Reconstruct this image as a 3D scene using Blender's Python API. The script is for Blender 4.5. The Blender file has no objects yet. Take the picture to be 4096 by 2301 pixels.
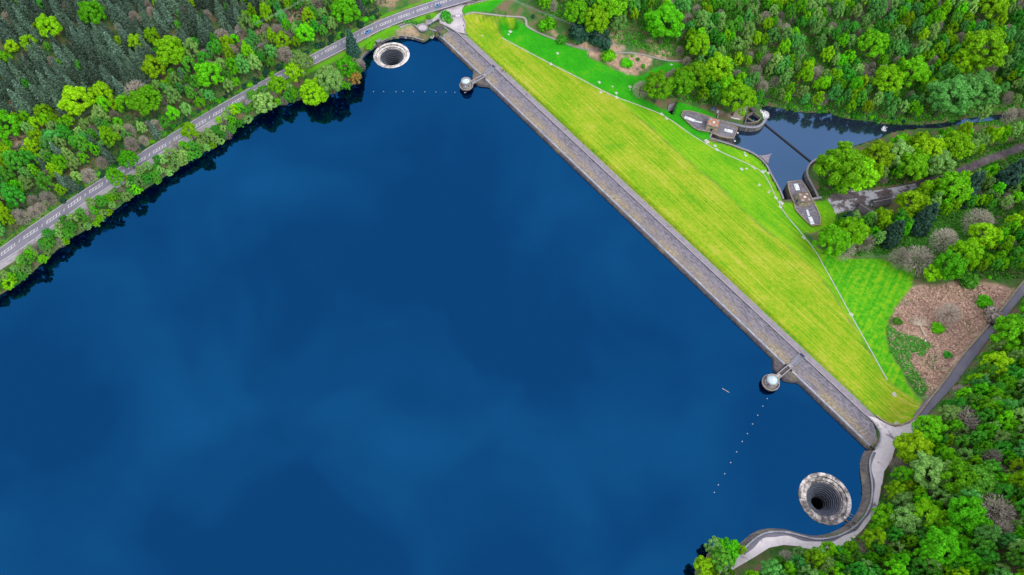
import bpy, bmesh, math, random
import numpy as np
from mathutils import Vector, Matrix
from mathutils.geometry import tessellate_polygon
R_ = math.radians
random.seed(7); rng = np.random.default_rng(7)
scene = bpy.context.scene
COL = scene.collection

# ------------------------------------------------------------------ camera, sky, sun, exposure
FPX, PITCH, CAMH = 2850.0, R_(60.5), 340.0
cam_d = bpy.data.cameras.new("camera"); cam = bpy.data.objects.new("camera", cam_d); COL.objects.link(cam)
cam_d.sensor_width = 36.0; cam_d.lens = 36.0 * FPX / 4096.0
cam_d.clip_start = 1.0; cam_d.clip_end = 9000.0
cam.location = (0, 0, CAMH); cam.rotation_euler = (math.pi / 2 - PITCH, 0, 0)
scene.camera = cam
SUN_ELEV, SUN_AZ = 50.0, 140.0        # azimuth clockwise from +Y
world = bpy.data.worlds.new("World"); scene.world = world; world.use_nodes = True
wn, wl = world.node_tree.nodes, world.node_tree.links
wn.clear()
wout = wn.new("ShaderNodeOutputWorld"); wbg = wn.new("ShaderNodeBackground"); sky = wn.new("ShaderNodeTexSky")
sky.sky_type = 'NISHITA'; sky.sun_disc = False
sky.sun_elevation = R_(SUN_ELEV); sky.sun_rotation = R_(SUN_AZ)
sky.air_density = 1.0; sky.dust_density = 1.5; sky.ozone_density = 1.0
tcw = wn.new("ShaderNodeTexCoord"); mpw = wn.new("ShaderNodeMapping"); mpw.inputs['Scale'].default_value = (1, 1, 1.0)
cn = wn.new("ShaderNodeTexNoise"); cn.inputs['Scale'].default_value = 5.2; cn.inputs['Detail'].default_value = 6.0
cn.inputs['Roughness'].default_value = 0.5; cn.inputs['Distortion'].default_value = 0.4
cr = wn.new("ShaderNodeValToRGB"); cr.color_ramp.elements[0].position = 0.42; cr.color_ramp.elements[1].position = 0.80; cr.color_ramp.elements[0].color = (.48, .48, .48, 1)
cmul = wn.new("ShaderNodeMath"); cmul.operation = 'MULTIPLY'; cmul.inputs[1].default_value = 0.92
cmix = wn.new("ShaderNodeMixRGB"); cmix.inputs['Color2'].default_value = (8.6, 7.7, 8.2, 1)
wl.new(tcw.outputs['Generated'], mpw.inputs['Vector']); wl.new(mpw.outputs['Vector'], cn.inputs['Vector'])
wl.new(cn.outputs['Fac'], cr.inputs['Fac']); wl.new(cr.outputs['Color'], cmul.inputs[0]); wl.new(cmul.outputs[0], cmix.inputs['Fac'])
wl.new(sky.outputs['Color'], cmix.inputs['Color1']); wl.new(cmix.outputs['Color'], wbg.inputs['Color'])
wl.new(wbg.outputs['Background'], wout.inputs['Surface'])
wbg.inputs['Strength'].default_value = 0.145
sun_d = bpy.data.lights.new("sun", 'SUN'); sun = bpy.data.objects.new("sun", sun_d); COL.objects.link(sun)
sun_d.energy = 1.25; sun_d.angle = R_(35); sun_d.color = (1.0, 0.95, 0.88)
sun.rotation_euler = (R_(90 - SUN_ELEV), 0, R_(180 - SUN_AZ)); sun.location = (150, 40, 300)
scene.view_settings.view_transform = 'Standard'; scene.view_settings.look = 'None'
scene.view_settings.exposure = 0.62; scene.view_settings.gamma = 1.0
scene.render.engine = 'CYCLES'
scene.cycles.max_bounces = 8; scene.cycles.diffuse_bounces = 5; scene.cycles.glossy_bounces = 3; scene.cycles.transmission_bounces = 4
scene.render.resolution_x = 1024; scene.render.resolution_y = 575

# ------------------------------------------------------------------ measuring helpers (survey of the place)
cP, sP = math.cos(PITCH), math.sin(PITCH)
def at(px, py, z=0.0):
    """ground position seen at photo pixel (4096 wide) for a known height"""
    u = (px - 2048) / FPX; v = (1150.5 - py) / FPX
    t = (z - CAMH) / (-sP + v * cP)
    return np.array([u * t, (cP + v * sP) * t])
DC = np.array([76.834, 226.899]); DD = np.array([0.61469, -0.78877]); DN = np.array([0.78877, 0.61469])
DROT = math.atan2(DD[1], DD[0])
def dam(s, n): return DC + s * DD + n * DN
def sn(p): q = np.asarray(p) - DC; return q @ DD, q @ DN
CREST, SLOPE = 4.6, 0.388
def emb_z(n): return CREST - (np.maximum(n, 14) - 14) * SLOPE
def at_emb(px, py):
    z = 0.0
    for _ in range(50):
        w = at(px, py, z); z = .5 * z + .5 * float(emb_z(sn(w)[1]))
    return w, z
def ov(lst): return [(x * 1.59006, y * 1.59006) for x, y in lst]
def zm(lst, ox, oy, k): return [(ox + x * k, oy + y * k) for x, y in lst]
def sstep(a, b, x): t = np.clip((x - a) / (b - a), 0, 1); return t * t * (3 - 2 * t)
def resample(pts, step):
    P = np.asarray(pts, float); d = np.r_[0, np.cumsum(np.linalg.norm(np.diff(P[:, :2], axis=0), axis=1))]
    n = max(2, int(d[-1] / step) + 1); t = np.linspace(0, d[-1], n)
    return np.stack([np.interp(t, d, P[:, i]) for i in range(P.shape[1])], 1)
def smooth(pts, it=2, closed=False):
    P = np.asarray(pts, float)
    for _ in range(it):
        if closed:
            A, B = P, np.roll(P, -1, 0); P = np.stack([.75 * A + .25 * B, .25 * A + .75 * B], 1).reshape(-1, P.shape[1])
        else:
            A, B = P[:-1], P[1:]; Q = np.stack([.75 * A + .25 * B, .25 * A + .75 * B], 1).reshape(-1, P.shape[1]); P = np.vstack([P[:1], Q, P[-1:]])
    return P
def inpoly(X, Y, poly):
    r = np.zeros(X.shape, bool); P = np.asarray(poly)[:, :2]; n = len(P)
    for i in range(n):
        x1, y1 = P[i]; x2, y2 = P[(i + 1) % n]
        if y1 == y2: continue
        c = ((y1 > Y) != (y2 > Y)) & (X < (x2 - x1) * (Y - y1) / (y2 - y1) + x1)
        r ^= c
    return r
def dline(X, Y, pts, closed=False):
    """distance to polyline and value (3rd column) at nearest point"""
    P = np.asarray(pts, float); D = np.full(X.shape, 1e9); V = np.zeros(X.shape)
    n = len(P)
    for i in range(n if closed else n - 1):
        a, b = P[i], P[(i + 1) % n]; ex, ey = b[0] - a[0], b[1] - a[1]; L = ex * ex + ey * ey + 1e-12
        t = np.clip(((X - a[0]) * ex + (Y - a[1]) * ey) / L, 0, 1)
        d = np.hypot(X - a[0] - t * ex, Y - a[1] - t * ey); m = d < D; D[m] = d[m]
        if P.shape[1] > 2: V[m] = (a[2] + t * (b[2] - a[2]))[m]
    return D, V
def sdist(X, Y, poly):
    d, _ = dline(X, Y, np.asarray(poly)[:, :2], True); return np.where(inpoly(X, Y, poly), -d, d)

# ------------------------------------------------------------------ survey lines
TOE_PX = [(2008,152),(2203,257),(2327,318),(2406,362),(2466,390),(2545,418),(2645,456),(2701,493),(2764,539),(2820,573),(2866,601),(2997,658),(3051,688),(3077,732),(3105,792),(3123,828),(3145,863),(3199,925),(3263,1005),(3295,1065),(3342,1148),(3402,1258),(3454,1350),(3505,1441),(3549,1521)]
TOE = np.array([np.r_[at_emb(*p)] if False else np.r_[at_emb(*p)[0], at_emb(*p)[1]] for p in TOE_PX])
ROAD_UP = [(0,991),(135,893),(322,767),(490,660),(606,581),(629,569),(836,442),(1024,336),(1183,251),(1382,147),(1502,86),(1621,40),(1717,8),(1800,-16),(1900,-40)]
ROAD_LO = [(0,1047),(65,1013),(219,898),(448,737),(676,594),(860,475),(1024,384),(1175,297),(1319,229),(1442,164),(1541,112),(1661,68),(1780,32),(1884,2),(1990,-24)]
ROAD_MID = [(19,1010),(84,958),(177,898),(243,851),(322,791),(410,735),(504,679),(653,585),(860,457),(1032,354),(1215,255),(1315,199),(1362,174),(1466,124),(1561,84),(1621,62),(1669,44),(1752,14),(1830,-8),(1900,-26)]
RZ = 7.0
def pxz(lst, z): return np.array([np.r_[at(x, y, z), z] for x, y in lst])
road_up, road_lo, road_mid = pxz(ROAD_UP, RZ), pxz(ROAD_LO, RZ), pxz(ROAD_MID, RZ)
e = road_up[0] - road_up[1]; e /= np.linalg.norm(e)
ext = [e * 120, e * 120, e * 120]
road_up, road_lo, road_mid = [np.vstack([L[0] + e * 160, L]) for L in (road_up, road_lo, road_mid)]
e2 = road_up[-1] - road_up[-2]; e2 /= np.linalg.norm(e2)
road_up, road_lo, road_mid = [np.vstack([L, L[-1] + e2 * 160]) for L in (road_up, road_lo, road_mid)]

SHORE_L = pxz(ov([(-40,768),(0,742),(50,712),(95,672),(172,602),(245,562),(322,502),(395,457),(465,412),(552,358),(595,322),(672,272),(760,250),(840,236),(880,218),(903,195),(904,172)]), 0)[:, :2]
COVE_PX = zm([(97,700),(140,600),(240,490),(350,412),(470,345),(600,265),(750,222),(900,205),(1060,222),(1200,258),(1330,300)], 1420, 100, .2073)
COVE = pxz(COVE_PX, 1.6)[:, :2]
LOWWALL_PX = [(3497,1803),(3481,1833),(3479.5,1869),(3489,1925),(3491,1964.5),(3487,2004),(3469.5,2052),(3441.7,2087.7),(3410,2115.6),(3358,2143),(3310.5,2155),(3263,2157),(3223,2149),(3183,2137),(3139.6,2127.5),(3089,2127),(3054,2135),(3026,2151),(2996,2177),(2965.7,2207)]
LOWWALL = smooth(pxz(LOWWALL_PX, 5.4)[:, :2], 2)
def offset(P, d):
    P = np.asarray(P, float)[:, :2]; T = np.gradient(P, axis=0); T /= np.linalg.norm(T, axis=1)[:, None] + 1e-9
    return P + d * np.stack([-T[:, 1], T[:, 0]], 1)
LOWFOOT = offset(LOWWALL, -1.6)
SHORE_R = pxz([(2970,2200),(2900,2192),(2845,2198),(2815,2240),(2790,2262),(2775,2325),(2760,2420),(2730,2600)], 0)[:, :2]
LAKE = np.vstack([[(-900., 250.)], SHORE_L[:1] + (-60, -40), SHORE_L, COVE, [dam(-210, -1.2)], [dam(158, -1.2)], LOWFOOT[1:], SHORE_R, [(60., -300.), (-900., -300.)]])
PLUG_U, PLUG_L = np.array([-80.997, 371.63]), np.array([146.866, 78.52])

PWZ, PTOP = -37.0, -33.0     # stilling pool water level and wall tops
z4 = lambda l: zm(l, 2640, 390, .2073); z5 = lambda l: zm(l, 2980, 620, .2073)
r6 = lambda l: zm(l, 2500, 350, .3981); r7 = lambda l: zm(l, 3072, 576, .3975); r8 = lambda l: zm(l, 3072, 1151, .3975)
r3 = lambda l: zm(l, 2048, 0, .3981); r4 = lambda l: zm(l, 3072, 0, .3981); r2 = lambda l: zm(l, 1024, 0, .3981); z3 = lambda l: zm(l, 1600, 0, .18634)
rb = lambda l: zm(l, 3072, 1726, .3975)
POOLWALL_T = pxz(z4([(955,815),(1390,930),(1560,985),(1700,1020),(1800,1062),(1900,1120),(1985,1185),(2050,1255),(2095,1330),(2130,1400)]) + z5([(500,325),(560,460),(620,600),(680,750),(728,878)]), PTOP)[:, :2]
CURVE_A = pxz(z4([(1175,440),(1290,470),(1400,500),(1600,556),(1800,578),(1920,550),(1990,500),(2055,392)]), PTOP)[:, :2]
CURVE_B = pxz(z5([(1420,830),(1360,700),(1290,560),(1220,440),(1195,330),(1215,235),(1265,160),(1330,105),(1405,65)]), PTOP)[:, :2]
BANK_R = pxz([(3290,640),(3330,618),(3376,595),(3455,572),(3524,549),(3560,530),(3640,516),(3749,513),(3908,489),(4096,468),(4300,440)], PWZ)[:, :2]
BANK_N = pxz([(4300,420),(4096,448),(3908,468),(3749,495),(3640,500),(3530,496),(3490,486),(3410,480),(3358,469),(3311,449),(3231,452),(3152,440),(3072,424),(3040,428)], PWZ)[:, :2]
POOL = np.vstack([POOLWALL_T, pxz(z5([(1300,838),(1420,815)]), PTOP)[:, :2], CURVE_B[1:], BANK_R, BANK_N, CURVE_A[::-1], pxz(z4([(1180,455),(990,690)]), -31)[:, :2]])
PATH_PX = z3([(1395,325),(1440,300),(1530,267),(1700,280),(2000,318),(2300,352),(2560,362)]) + r3([(120,172),(150,198),(132,255),(200,295),(300,345),(450,402),(600,462),(750,497),(900,516),(1000,530),(1180,530),(1300,545),(1400,570),(1500,598),(1580,612),(1660,614),(1740,610)])
ACC_PX = [(4110,1135),(4060,1192),(3966,1308),(3907,1386),(3859,1450),(3807,1521),(3748,1586),(3712,1622),(3672,1672),(3610,1735)]
TRACK_PX = r7([(640,545),(800,520),(1000,510),(1180,480),(1330,455),(1500,415),(1680,365),(1850,310),(2050,230),(2250,140),(2400,90),(2576,25),(2800,-60)])

# ------------------------------------------------------------------ terrain: control heights, thin plate spline
ctl = [np.r_[p] for p in TOE]
def C(px, py, z): ctl.append(np.r_[at(px, py, z), z])
for L in (road_up, road_lo):
    for p in resample(L, 30): ctl.append(p)
T = np.gradient(road_up[:, :2], axis=0); T /= np.linalg.norm(T, axis=1)[:, None]; N = np.stack([-T[:, 1], T[:, 0]], 1)
for p, n_ in list(zip(road_up, N))[::2]:
    for dd, zz in ((12, 9), (45, 17), (110, 38), (190, 58)): ctl.append(np.r_[p[:2] + n_ * dd, zz])
for p in SHORE_L[::2]: ctl.append(np.r_[p, 0.4])
for p in COVE[::3]: ctl.append(np.r_[p + (0, .5), 2.6])
for p in [(1700,100,5.0),(1850,60,5.2),(1950,20,5.4),(2000,40,4.5),(2060,75,2.5),(2104,100,0),(2200,0,8),(2350,60,3),(2500,0,1),(2287,190,-6),(2446,215,-12),(2605,230,-16),(2500,110,-6),(2740,245,-22),(2650,330,-22),(2590,400,-23),
          (2800,0,-8),(3100,0,-8),(3500,0,-8),(4096,0,-8),(2800,150,-15),(3100,150,-18),(3500,150,-18),(4096,150,-18),(3000,300,-27),(3500,300,-27),(4096,300,-27),(2860,400,-31),(3000,410,-34.5),
          (2690,440,-27),(2760,470,-29.5),(2860,455,-32),(2900,480,-33),(2960,480,-34),(3152,430,-36.5),(3358,460,-36.5),(3640,496,-36),(4000,450,-36),
          (3300,640,-34.5),(3455,580,-36),(3560,540,-36),(3749,520,-36),(4000,490,-36),(3300,790,-33),(3420,760,-33.2),(3600,740,-33),(3700,700,-33.5),(3860,650,-33.5),(4096,590,-33),
          (2850,570,-31),(2930,590,-33),(3000,622,-33.6),(3050,660,-34.5),(3085,720,-33.2),(3125,800,-31.5),(3230,860,-31),(3290,830,-31.5),(3340,860,-31),(3260,930,-29),(3400,930,-30),(3600,900,-31),(3800,850,-31),(4096,760,-31),
          (3400,1060,-25),(3550,1050,-25),(3700,1000,-25.5),(3900,950,-25.5),(4096,880,-26),(3520,1150,-20),(3650,1130,-18.5),(3850,1100,-17),(3480,1290,-15),(3620,1290,-11.5),(3750,1290,-10),(3640,1450,-5),(3740,1420,-4.5),(3600,1560,-1.5),(3660,1600,.5)]: C(*p)
for (px, py), z in zip(ACC_PX, (-12.5,-11,-7.2,-4.4,-2.2,.2,2.2,3.4,4.4,4.7)): C(px, py, z)
for p in [(4096,1280,-4),(4096,1500,10),(3980,1500,5),(3850,1620,9),(4096,1750,26),(3750,1800,11),(3900,1950,20),(4096,2050,36),(3620,1850,5.4),(3560,2050,5.5),(3700,2150,16),(4096,2300,46),(3500,2230,10),(3700,2301,20),(3250,2240,6),(3250,2301,10),(3000,2290,5),(2850,2270,3.5),(2900,2400,6),(3300,2450,18),(3900,2600,46)]: C(*p)
ctl = np.array(ctl)
# embankment abutments follow the crest
def tps_fit(P, lam=0.02):
    X = P[:, :2] / 100.; n = len(X); d2 = ((X[:, None] - X[None]) ** 2).sum(-1)
    K = np.where(d2 > 0, .5 * d2 * np.log(d2 + 1e-12), 0) + lam * np.eye(n)
    A = np.zeros((n + 3, n + 3)); A[:n, :n] = K; A[:n, n] = 1; A[:n, n + 1:] = X; A[n, :n] = 1; A[n + 1:, :n] = X.T
    return X, np.linalg.solve(A, np.r_[P[:, 2], 0, 0, 0])
TX, TW = tps_fit(ctl)
def tps(x, y):
    x = np.clip(x, -430, 430) / 100.; y = np.clip(y, 0, 500) / 100.; out = np.empty(x.shape); xf, yf = x.ravel(), y.ravel(); of = np.empty(xf.shape)
    for i in range(0, len(xf), 20000):
        a, b = xf[i:i + 20000], yf[i:i + 20000]; d2 = (a[:, None] - TX[:, 0]) ** 2 + (b[:, None] - TX[:, 1]) ** 2
        of[i:i + 20000] = (.5 * d2 * np.log(d2 + 1e-12)) @ TW[:-3] + TW[-3] + TW[-2] * a + TW[-1] * b
    return of.reshape(x.shape)
geo = 1.6 ** np.arange(1, 13)
STEP = 1.25
fx = np.arange(-425, 425.1, STEP); fy = np.arange(20, 500.1, STEP)
GX = np.r_[fx[0] - np.cumsum(geo * 6)[::-1], fx, fx[-1] + np.cumsum(geo * 6)]
GY = np.r_[fy[0] - np.cumsum(geo * 6)[::-1], fy, fy[-1] + np.cumsum(geo * 6)]
XX, YY = np.meshgrid(GX, GY)
SS = (XX - DC[0]) * DD[0] + (YY - DC[1]) * DD[1]; NN = (XX - DC[0]) * DN[0] + (YY - DC[1]) * DN[1]
NAT = tps(XX, YY)
ez = emb_z(NN)
inside_s = (SS > -205) & (SS < 165)
toe_d = None
ZZ = NAT.copy()
EMBP = np.vstack([[dam(-200, 13.6)], pxz([(1850,61),(1862,54)], 4.8)[:, :2], pxz([(1885,52),(1973,66),(2055,75)], 4)[:, :2], pxz([(2062,100)], 1)[:, :2], pxz([(1995,100)], 1)[:, :2], TOE[:, :2],
                  pxz([(3590,1590)], -1.5)[:, :2], pxz([(3650,1640)], 2)[:, :2], pxz([(3640,1686),(3581,1703),(3533,1686),(3503,1668)], 4.5)[:, :2], [dam(148, 13.6)]])
ed = sdist(XX, YY, EMBP)
wE = sstep(3.0, -3.0, ed)
embz2 = ez
ZZ = ZZ * (1 - wE) + np.minimum(ez, CREST) * wE
# crest strip of the dam
crest_w = sstep(15.5, 13.5, NN) * sstep(-6, -1, NN) * sstep(-212, -205, SS) * sstep(168, 160, SS)
ZZ = ZZ * (1 - crest_w) + 4.35 * crest_w
def flatten(line, half, blend, dz=-.18):
    global ZZ
    m = (np.abs(XX) < 600) & (YY > -200) & (YY < 700)
    d, v = dline(XX[m], YY[m], line); w = sstep(half + blend, half, d); ZZ[m] = ZZ[m] * (1 - w) + (v + dz) * w
def flatpoly(poly, z, blend=2.0, dz=-.2):
    global ZZ
    d = sdist(XX, YY, poly); w = sstep(blend, 0.0, d); ZZ = ZZ * (1 - w) + (z + dz) * w
flatten((resample(road_up, 10) + resample(road_up, 10)) / 2, 2.5, 5); flatten(road_mid, 7, 5)
flatten(road_lo, 2.5, 4)
def gz(x, y):
    i = np.clip(np.searchsorted(GX, x) - 1, 0, len(GX) - 2); j = np.clip(np.searchsorted(GY, y) - 1, 0, len(GY) - 2)
    tx = (x - GX[i]) / (GX[i + 1] - GX[i]); ty = (y - GY[j]) / (GY[j + 1] - GY[j])
    return (ZZ[j, i] * (1 - tx) + ZZ[j, i + 1] * tx) * (1 - ty) + (ZZ[j + 1, i] * (1 - tx) + ZZ[j + 1, i + 1] * tx) * ty
def hit(px, py, off=0.0, z=0.0):
    for _ in range(30):
        w = at(px, py, z); z = .45 * z + .55 * (float(gz(w[0], w[1])) + off)
    return w[0], w[1], z
def hitl(lst, off=0.0): return np.array([hit(x, y, off) for x, y in lst])
# draped lines, forecourt and lakeside road
FORE_PX = z3([(0,600),(0,560),(200,497),(290,482),(400,530),(520,530),(600,500),(690,420),(830,290),(900,235),(1040,172),(1200,118),(1350,72),(1620,36),(1800,-2),(2000,-50),(2060,-30),(1860,12),(1640,66),(1390,128),(1345,170),(1322,235),(1345,290),(1352,330),(1350,420),(1385,460),(1405,560),(1375,640),(1400,700),(1440,735),(1240,690),(1085,592),(845,475),(800,430),(700,480),(612,560),(560,640),(460,640),(400,590),(300,520),(240,508),(130,545)])
FZ = 5.0
FORE = pxz(FORE_PX, FZ)[:, :2]
LAKE_ROAD = np.vstack([[dam(146, 9.3), dam(151, 9.0), dam(153, 8.4), dam(155.2, 7.5), dam(156.8, 6.0), dam(158.2, 3.6), dam(158.9, 1.2)], offset(LOWWALL, .3), pxz([(2990,2250),(2937,2275),(2891,2301),(2830,2350)][::-1], 4.7)[::-1][::-1][:0] if False else pxz([(2850,2310)], 4.7)[:, :2],
            pxz([(2895,2310),(2937,2276),(2968,2258),(3024,2225),(3077.5,2191),(3135.6,2180),(3183,2184),(3231,2195),(3283,2201),(3326,2190),(3374,2183),(3410,2160),(3453.6,2116),(3489,2068),(3511,2020),(3521,1972),(3525,1941),(3529,1937),(3537,1885),(3565,1845),(3580,1794),(3650,1740),(3700,1690),(3668,1668),(3636,1694),(3581,1708),(3535,1690),(3503,1671)], 4.7)[:, :2]])
flatpoly(FORE, FZ, 2.5); flatpoly(LAKE_ROAD, 4.7, 3.0)
acc = np.array([np.r_[at(x, y, z), z] for (x, y), z in zip(ACC_PX, (-12.5,-11,-7.2,-4.4,-2.2,.2,2.2,3.4,4.4,4.7))])
flatten(smooth(acc, 2), 2.6, 3.0)
path = resample(smooth(hitl(PATH_PX), 1), 3.0); flatten(path, 1.2, 1.5, -.1)
track = resample(smooth(hitl(TRACK_PX), 1), 4.0); flatten(track, 3.0, 2.0, -.15)
YARD = hitl(r7([(600,560),(640,520),(800,455),(960,470),(1100,468),(1320,430),(1480,400),(1500,440),(1340,520),(1240,555),(1020,610),(880,640),(860,665),(700,690),(640,610)]))
yz = float(np.median(YARD[:, 2])); flatpoly(YARD[:, :2], yz, 3.0)
PLAT_A = smooth(pxz(z4([(440,265),(560,262),(640,278),(760,310),(950,372),(1180,448),(1270,480),(1380,540),(1492,592),(1478,650),(1452,720),(1420,790),(1300,785),(1150,752),(1010,692),(950,665),(860,652),(740,632),(640,582),(520,472),(405,352)]), -31)[:, :2], 0)
PLAT_B = smooth(pxz(z5([(820,525),(1095,495),(1160,595),(1230,710),(1300,870),(1330,930),(1400,1060),(1450,1200),(1450,1350),(1290,1370),(1180,1285),(1100,1195),(1010,1105),(965,1040),(950,930),(915,860),(870,750),(840,640)]), -30.5)[:, :2], 0)
for P_, z_ in ((PLAT_A, -31), (PLAT_B, -30.5)):
    d = sdist(XX, YY, P_); w = sstep(4., 0., d); ZZ = ZZ * (1 - w) + (z_ - .7) * w
# carve: lake bed, stilling pool, pit, plughole shafts
ZN = ZZ.copy()
ld = sdist(XX, YY, LAKE); m = ld < 0
ZZ[m] = np.minimum(ZZ[m], -np.clip(-ld[m] * 1.1 + .3, 0, 7))
for (s0, s1) in ((-206, 160),):
    m = (SS > s0) & (SS < s1) & (NN > -9) & (NN < .3); ZZ[m] = -5.
    m = (SS > -203) & (SS < 157) & (NN >= .3) & (NN < 9.6 - np.maximum(SS - 149, 0) ** 1.7 * .16 - (SS > 149) * .8); ZZ[m] = -1.
pd_ = sdist(XX, YY, POOL); m = pd_ < .2; ZZ[m] = -40.
PIT = pxz(r6([(428,168),(520,142),(500,215),(472,302),(413,242)]), -29)[:, :2]
m = sdist(XX, YY, PIT) < -.3; ZZ[m] = -35.
BASIN_A = pxz(z4([(1640,480),(1690,330),(1800,270),(1960,385),(1900,450),(1800,478)]), PTOP)[:, :2]
for P_ in (BASIN_A,):
    m = sdist(XX, YY, P_) < 0; ZZ[m] = -40.
for c in (PLUG_U, PLUG_L):
    m = np.hypot(XX - c[0], YY - c[1]) < 14; ZZ[m] = -24.

# ------------------------------------------------------------------ materials
def new_mat(name):
    m = bpy.data.materials.new(name); m.use_nodes = True; nt = m.node_tree; b = nt.nodes['Principled BSDF']
    b.inputs['Roughness'].default_value = .9; b.inputs['Specular IOR Level'].default_value = .2
    return m, nt, b
def noise(nt, scale, detail=4, vec=None, rough=.55, dist=0):
    n = nt.nodes.new('ShaderNodeTexNoise'); n.inputs['Scale'].default_value = scale; n.inputs['Detail'].default_value = detail; n.inputs['Roughness'].default_value = rough; n.inputs['Distortion'].default_value = dist
    if vec is not None: nt.links.new(vec, n.inputs['Vector'])
    return n.outputs['Fac']
def objvec(nt, scale=(1, 1, 1), rot=(0, 0, 0)):
    t = nt.nodes.new('ShaderNodeTexCoord'); m = nt.nodes.new('ShaderNodeMapping'); m.inputs['Scale'].default_value = scale; m.inputs['Rotation'].default_value = rot
    nt.links.new(t.outputs['Object'], m.inputs['Vector']); return m.outputs['Vector']
def ramp(nt, fac, stops, interp='LINEAR'):
    r = nt.nodes.new('ShaderNodeValToRGB'); r.color_ramp.interpolation = interp; el = r.color_ramp.elements
    while len(el) < len(stops): el.new(.5)
    for e_, (p, c) in zip(el, stops): e_.position = p; e_.color = (*c, 1)
    nt.links.new(fac, r.inputs['Fac']); return r.outputs['Color']
def mix(nt, fac, a, b, mode='MIX'):
    n = nt.nodes.new('ShaderNodeMixRGB'); n.blend_type = mode
    for s, v in ((n.inputs['Fac'], fac), (n.inputs['Color1'], a), (n.inputs['Color2'], b)):
        if isinstance(v, (int, float)): s.default_value = v
        elif isinstance(v, tuple): s.default_value = (*v, 1)
        else: nt.links.new(v, s)
    return n.outputs['Color']
def bump(nt, b, h, dist=.1, strength=.6):
    n = nt.nodes.new('ShaderNodeBump'); n.inputs['Distance'].default_value = dist; n.inputs['Strength'].default_value = strength
    nt.links.new(h, n.inputs['Height']); nt.links.new(n.outputs['Normal'], b.inputs['Normal'])
def simple(name, stops, scale=2.0, rough=.9, spec=.2, metal=0, sc=(1, 1, 1), bmp=0):
    m, nt, b = new_mat(name); v = objvec(nt, sc); f = noise(nt, scale, 5, v, .65)
    nt.links.new(ramp(nt, f, stops), b.inputs['Base Color']); b.inputs['Roughness'].default_value = rough; b.inputs['Specular IOR Level'].default_value = spec; b.inputs['Metallic'].default_value = metal
    if bmp: bump(nt, b, f, bmp)
    return m
def stone(name, dark, light, lichen=None, bscale=(1, 1, 1), bw=1.2, bh=.5, mortar=(.02, .02, .022), patch=.12):
    m, nt, b = new_mat(name); v = objvec(nt, bscale)
    br = nt.nodes.new('ShaderNodeTexBrick'); br.inputs['Scale'].default_value = 1; br.inputs['Brick Width'].default_value = bw; br.inputs['Row Height'].default_value = bh
    br.inputs['Mortar Size'].default_value = .05; br.inputs['Color1'].default_value = (*dark, 1); br.inputs['Color2'].default_value = (*light, 1); br.inputs['Mortar'].default_value = (*mortar, 1); br.inputs['Bias'].default_value = -.1
    nt.links.new(v, br.inputs['Vector']); v2 = objvec(nt)
    c = mix(nt, .75, br.outputs['Color'], ramp(nt, noise(nt, 1.3, 5, v2, .7), [(.3, tuple(x * .55 for x in dark)), (.7, tuple(x * 1.3 for x in light))]), 'MIX')
    c = mix(nt, 1, br.outputs['Color'], c, 'MIX') if False else mix(nt, .45, br.outputs['Color'], c)
    if lichen:
        c = mix(nt, ramp(nt, noise(nt, patch, 5, v2, .65), [(.5, (0, 0, 0)), (.68, (.8, .8, .8))]), c, lichen)
    nt.links.new(c, b.inputs['Base Color']); bump(nt, b, noise(nt, 3, 4, v2), .12); return m
M = {}
M['pitch'] = None
def pitched():
    m, nt, b = new_mat('pitched_stone'); vs = objvec(nt, (.35, 1.6, 1)); v = objvec(nt)
    vo = nt.nodes.new('ShaderNodeTexVoronoi'); vo.inputs['Scale'].default_value = 1.5; nt.links.new(vs, vo.inputs['Vector'])
    c = ramp(nt, noise(nt, 1.6, 6, vs, .75), [(.32, (.055, .052, .068)), (.5, (.15, .148, .165)), (.66, (.35, .345, .37))])
    sepc = nt.nodes.new('ShaderNodeSeparateColor'); nt.links.new(vo.outputs['Color'], sepc.inputs['Color'])
    c = mix(nt, .45, c, ramp(nt, sepc.outputs['Red'], [(.1, (.07, .068, .088)), (.9, (.27, .26, .31))]))
    # lichen and silt staining concentrated on the lower courses (position along the slope)
    sx = nt.nodes.new('ShaderNodeSeparateXYZ'); nt.links.new(v, sx.inputs['Vector'])
    low = nt.nodes.new('ShaderNodeMapRange'); low.inputs['From Min'].default_value = 6.2; low.inputs['From Max'].default_value = 3.0; nt.links.new(sx.outputs['Y'], low.inputs['Value'])
    lm = nt.nodes.new('ShaderNodeMath'); lm.operation = 'MULTIPLY'; nt.links.new(low.outputs['Result'], lm.inputs[0])
    nt.links.new(ramp(nt, noise(nt, .09, 5, v, .7), [(.36, (0, 0, 0)), (.56, (1, 1, 1))]), lm.inputs[1])
    c = mix(nt, lm.outputs[0], c, ramp(nt, noise(nt, 1.2, 5, v, .7), [(.35, (.14, .12, .075)), (.58, (.30, .265, .19)), (.70, (.46, .42, .35))]))
    nt.links.new(c, b.inputs['Base Color']); bump(nt, b, noise(nt, 2.2, 5, vs), .2); return m
M['pitch'] = pitched()
M['wall'] = stone('weathered_masonry', (.10, .095, .09), (.24, .225, .20), (.30, .27, .17), bw=1.1, bh=.45)
M['wall_dark'] = stone('dark_masonry', (.05, .05, .055), (.14, .135, .14), (.19, .17, .10), bw=1.3, bh=.5)
M['tower'] = stone('pale_tower_stone', (.27, .255, .23), (.42, .40, .36), (.20, .19, .16), bw=1.0, bh=.4, mortar=(.12, .115, .11))
M['slab'] = stone('pale_coping', (.20, .22, .26), (.40, .43, .48), None, bw=2.6, bh=3.0, mortar=(.05, .05, .055))
M['coping'] = simple('grey_coping', [(.3, (.19, .19, .21)), (.7, (.36, .36, .39))], 1.1)
M['sand'] = simple('sandy_stone', [(.3, (.22, .18, .12)), (.7, (.40, .34, .24))], .9)
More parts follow.
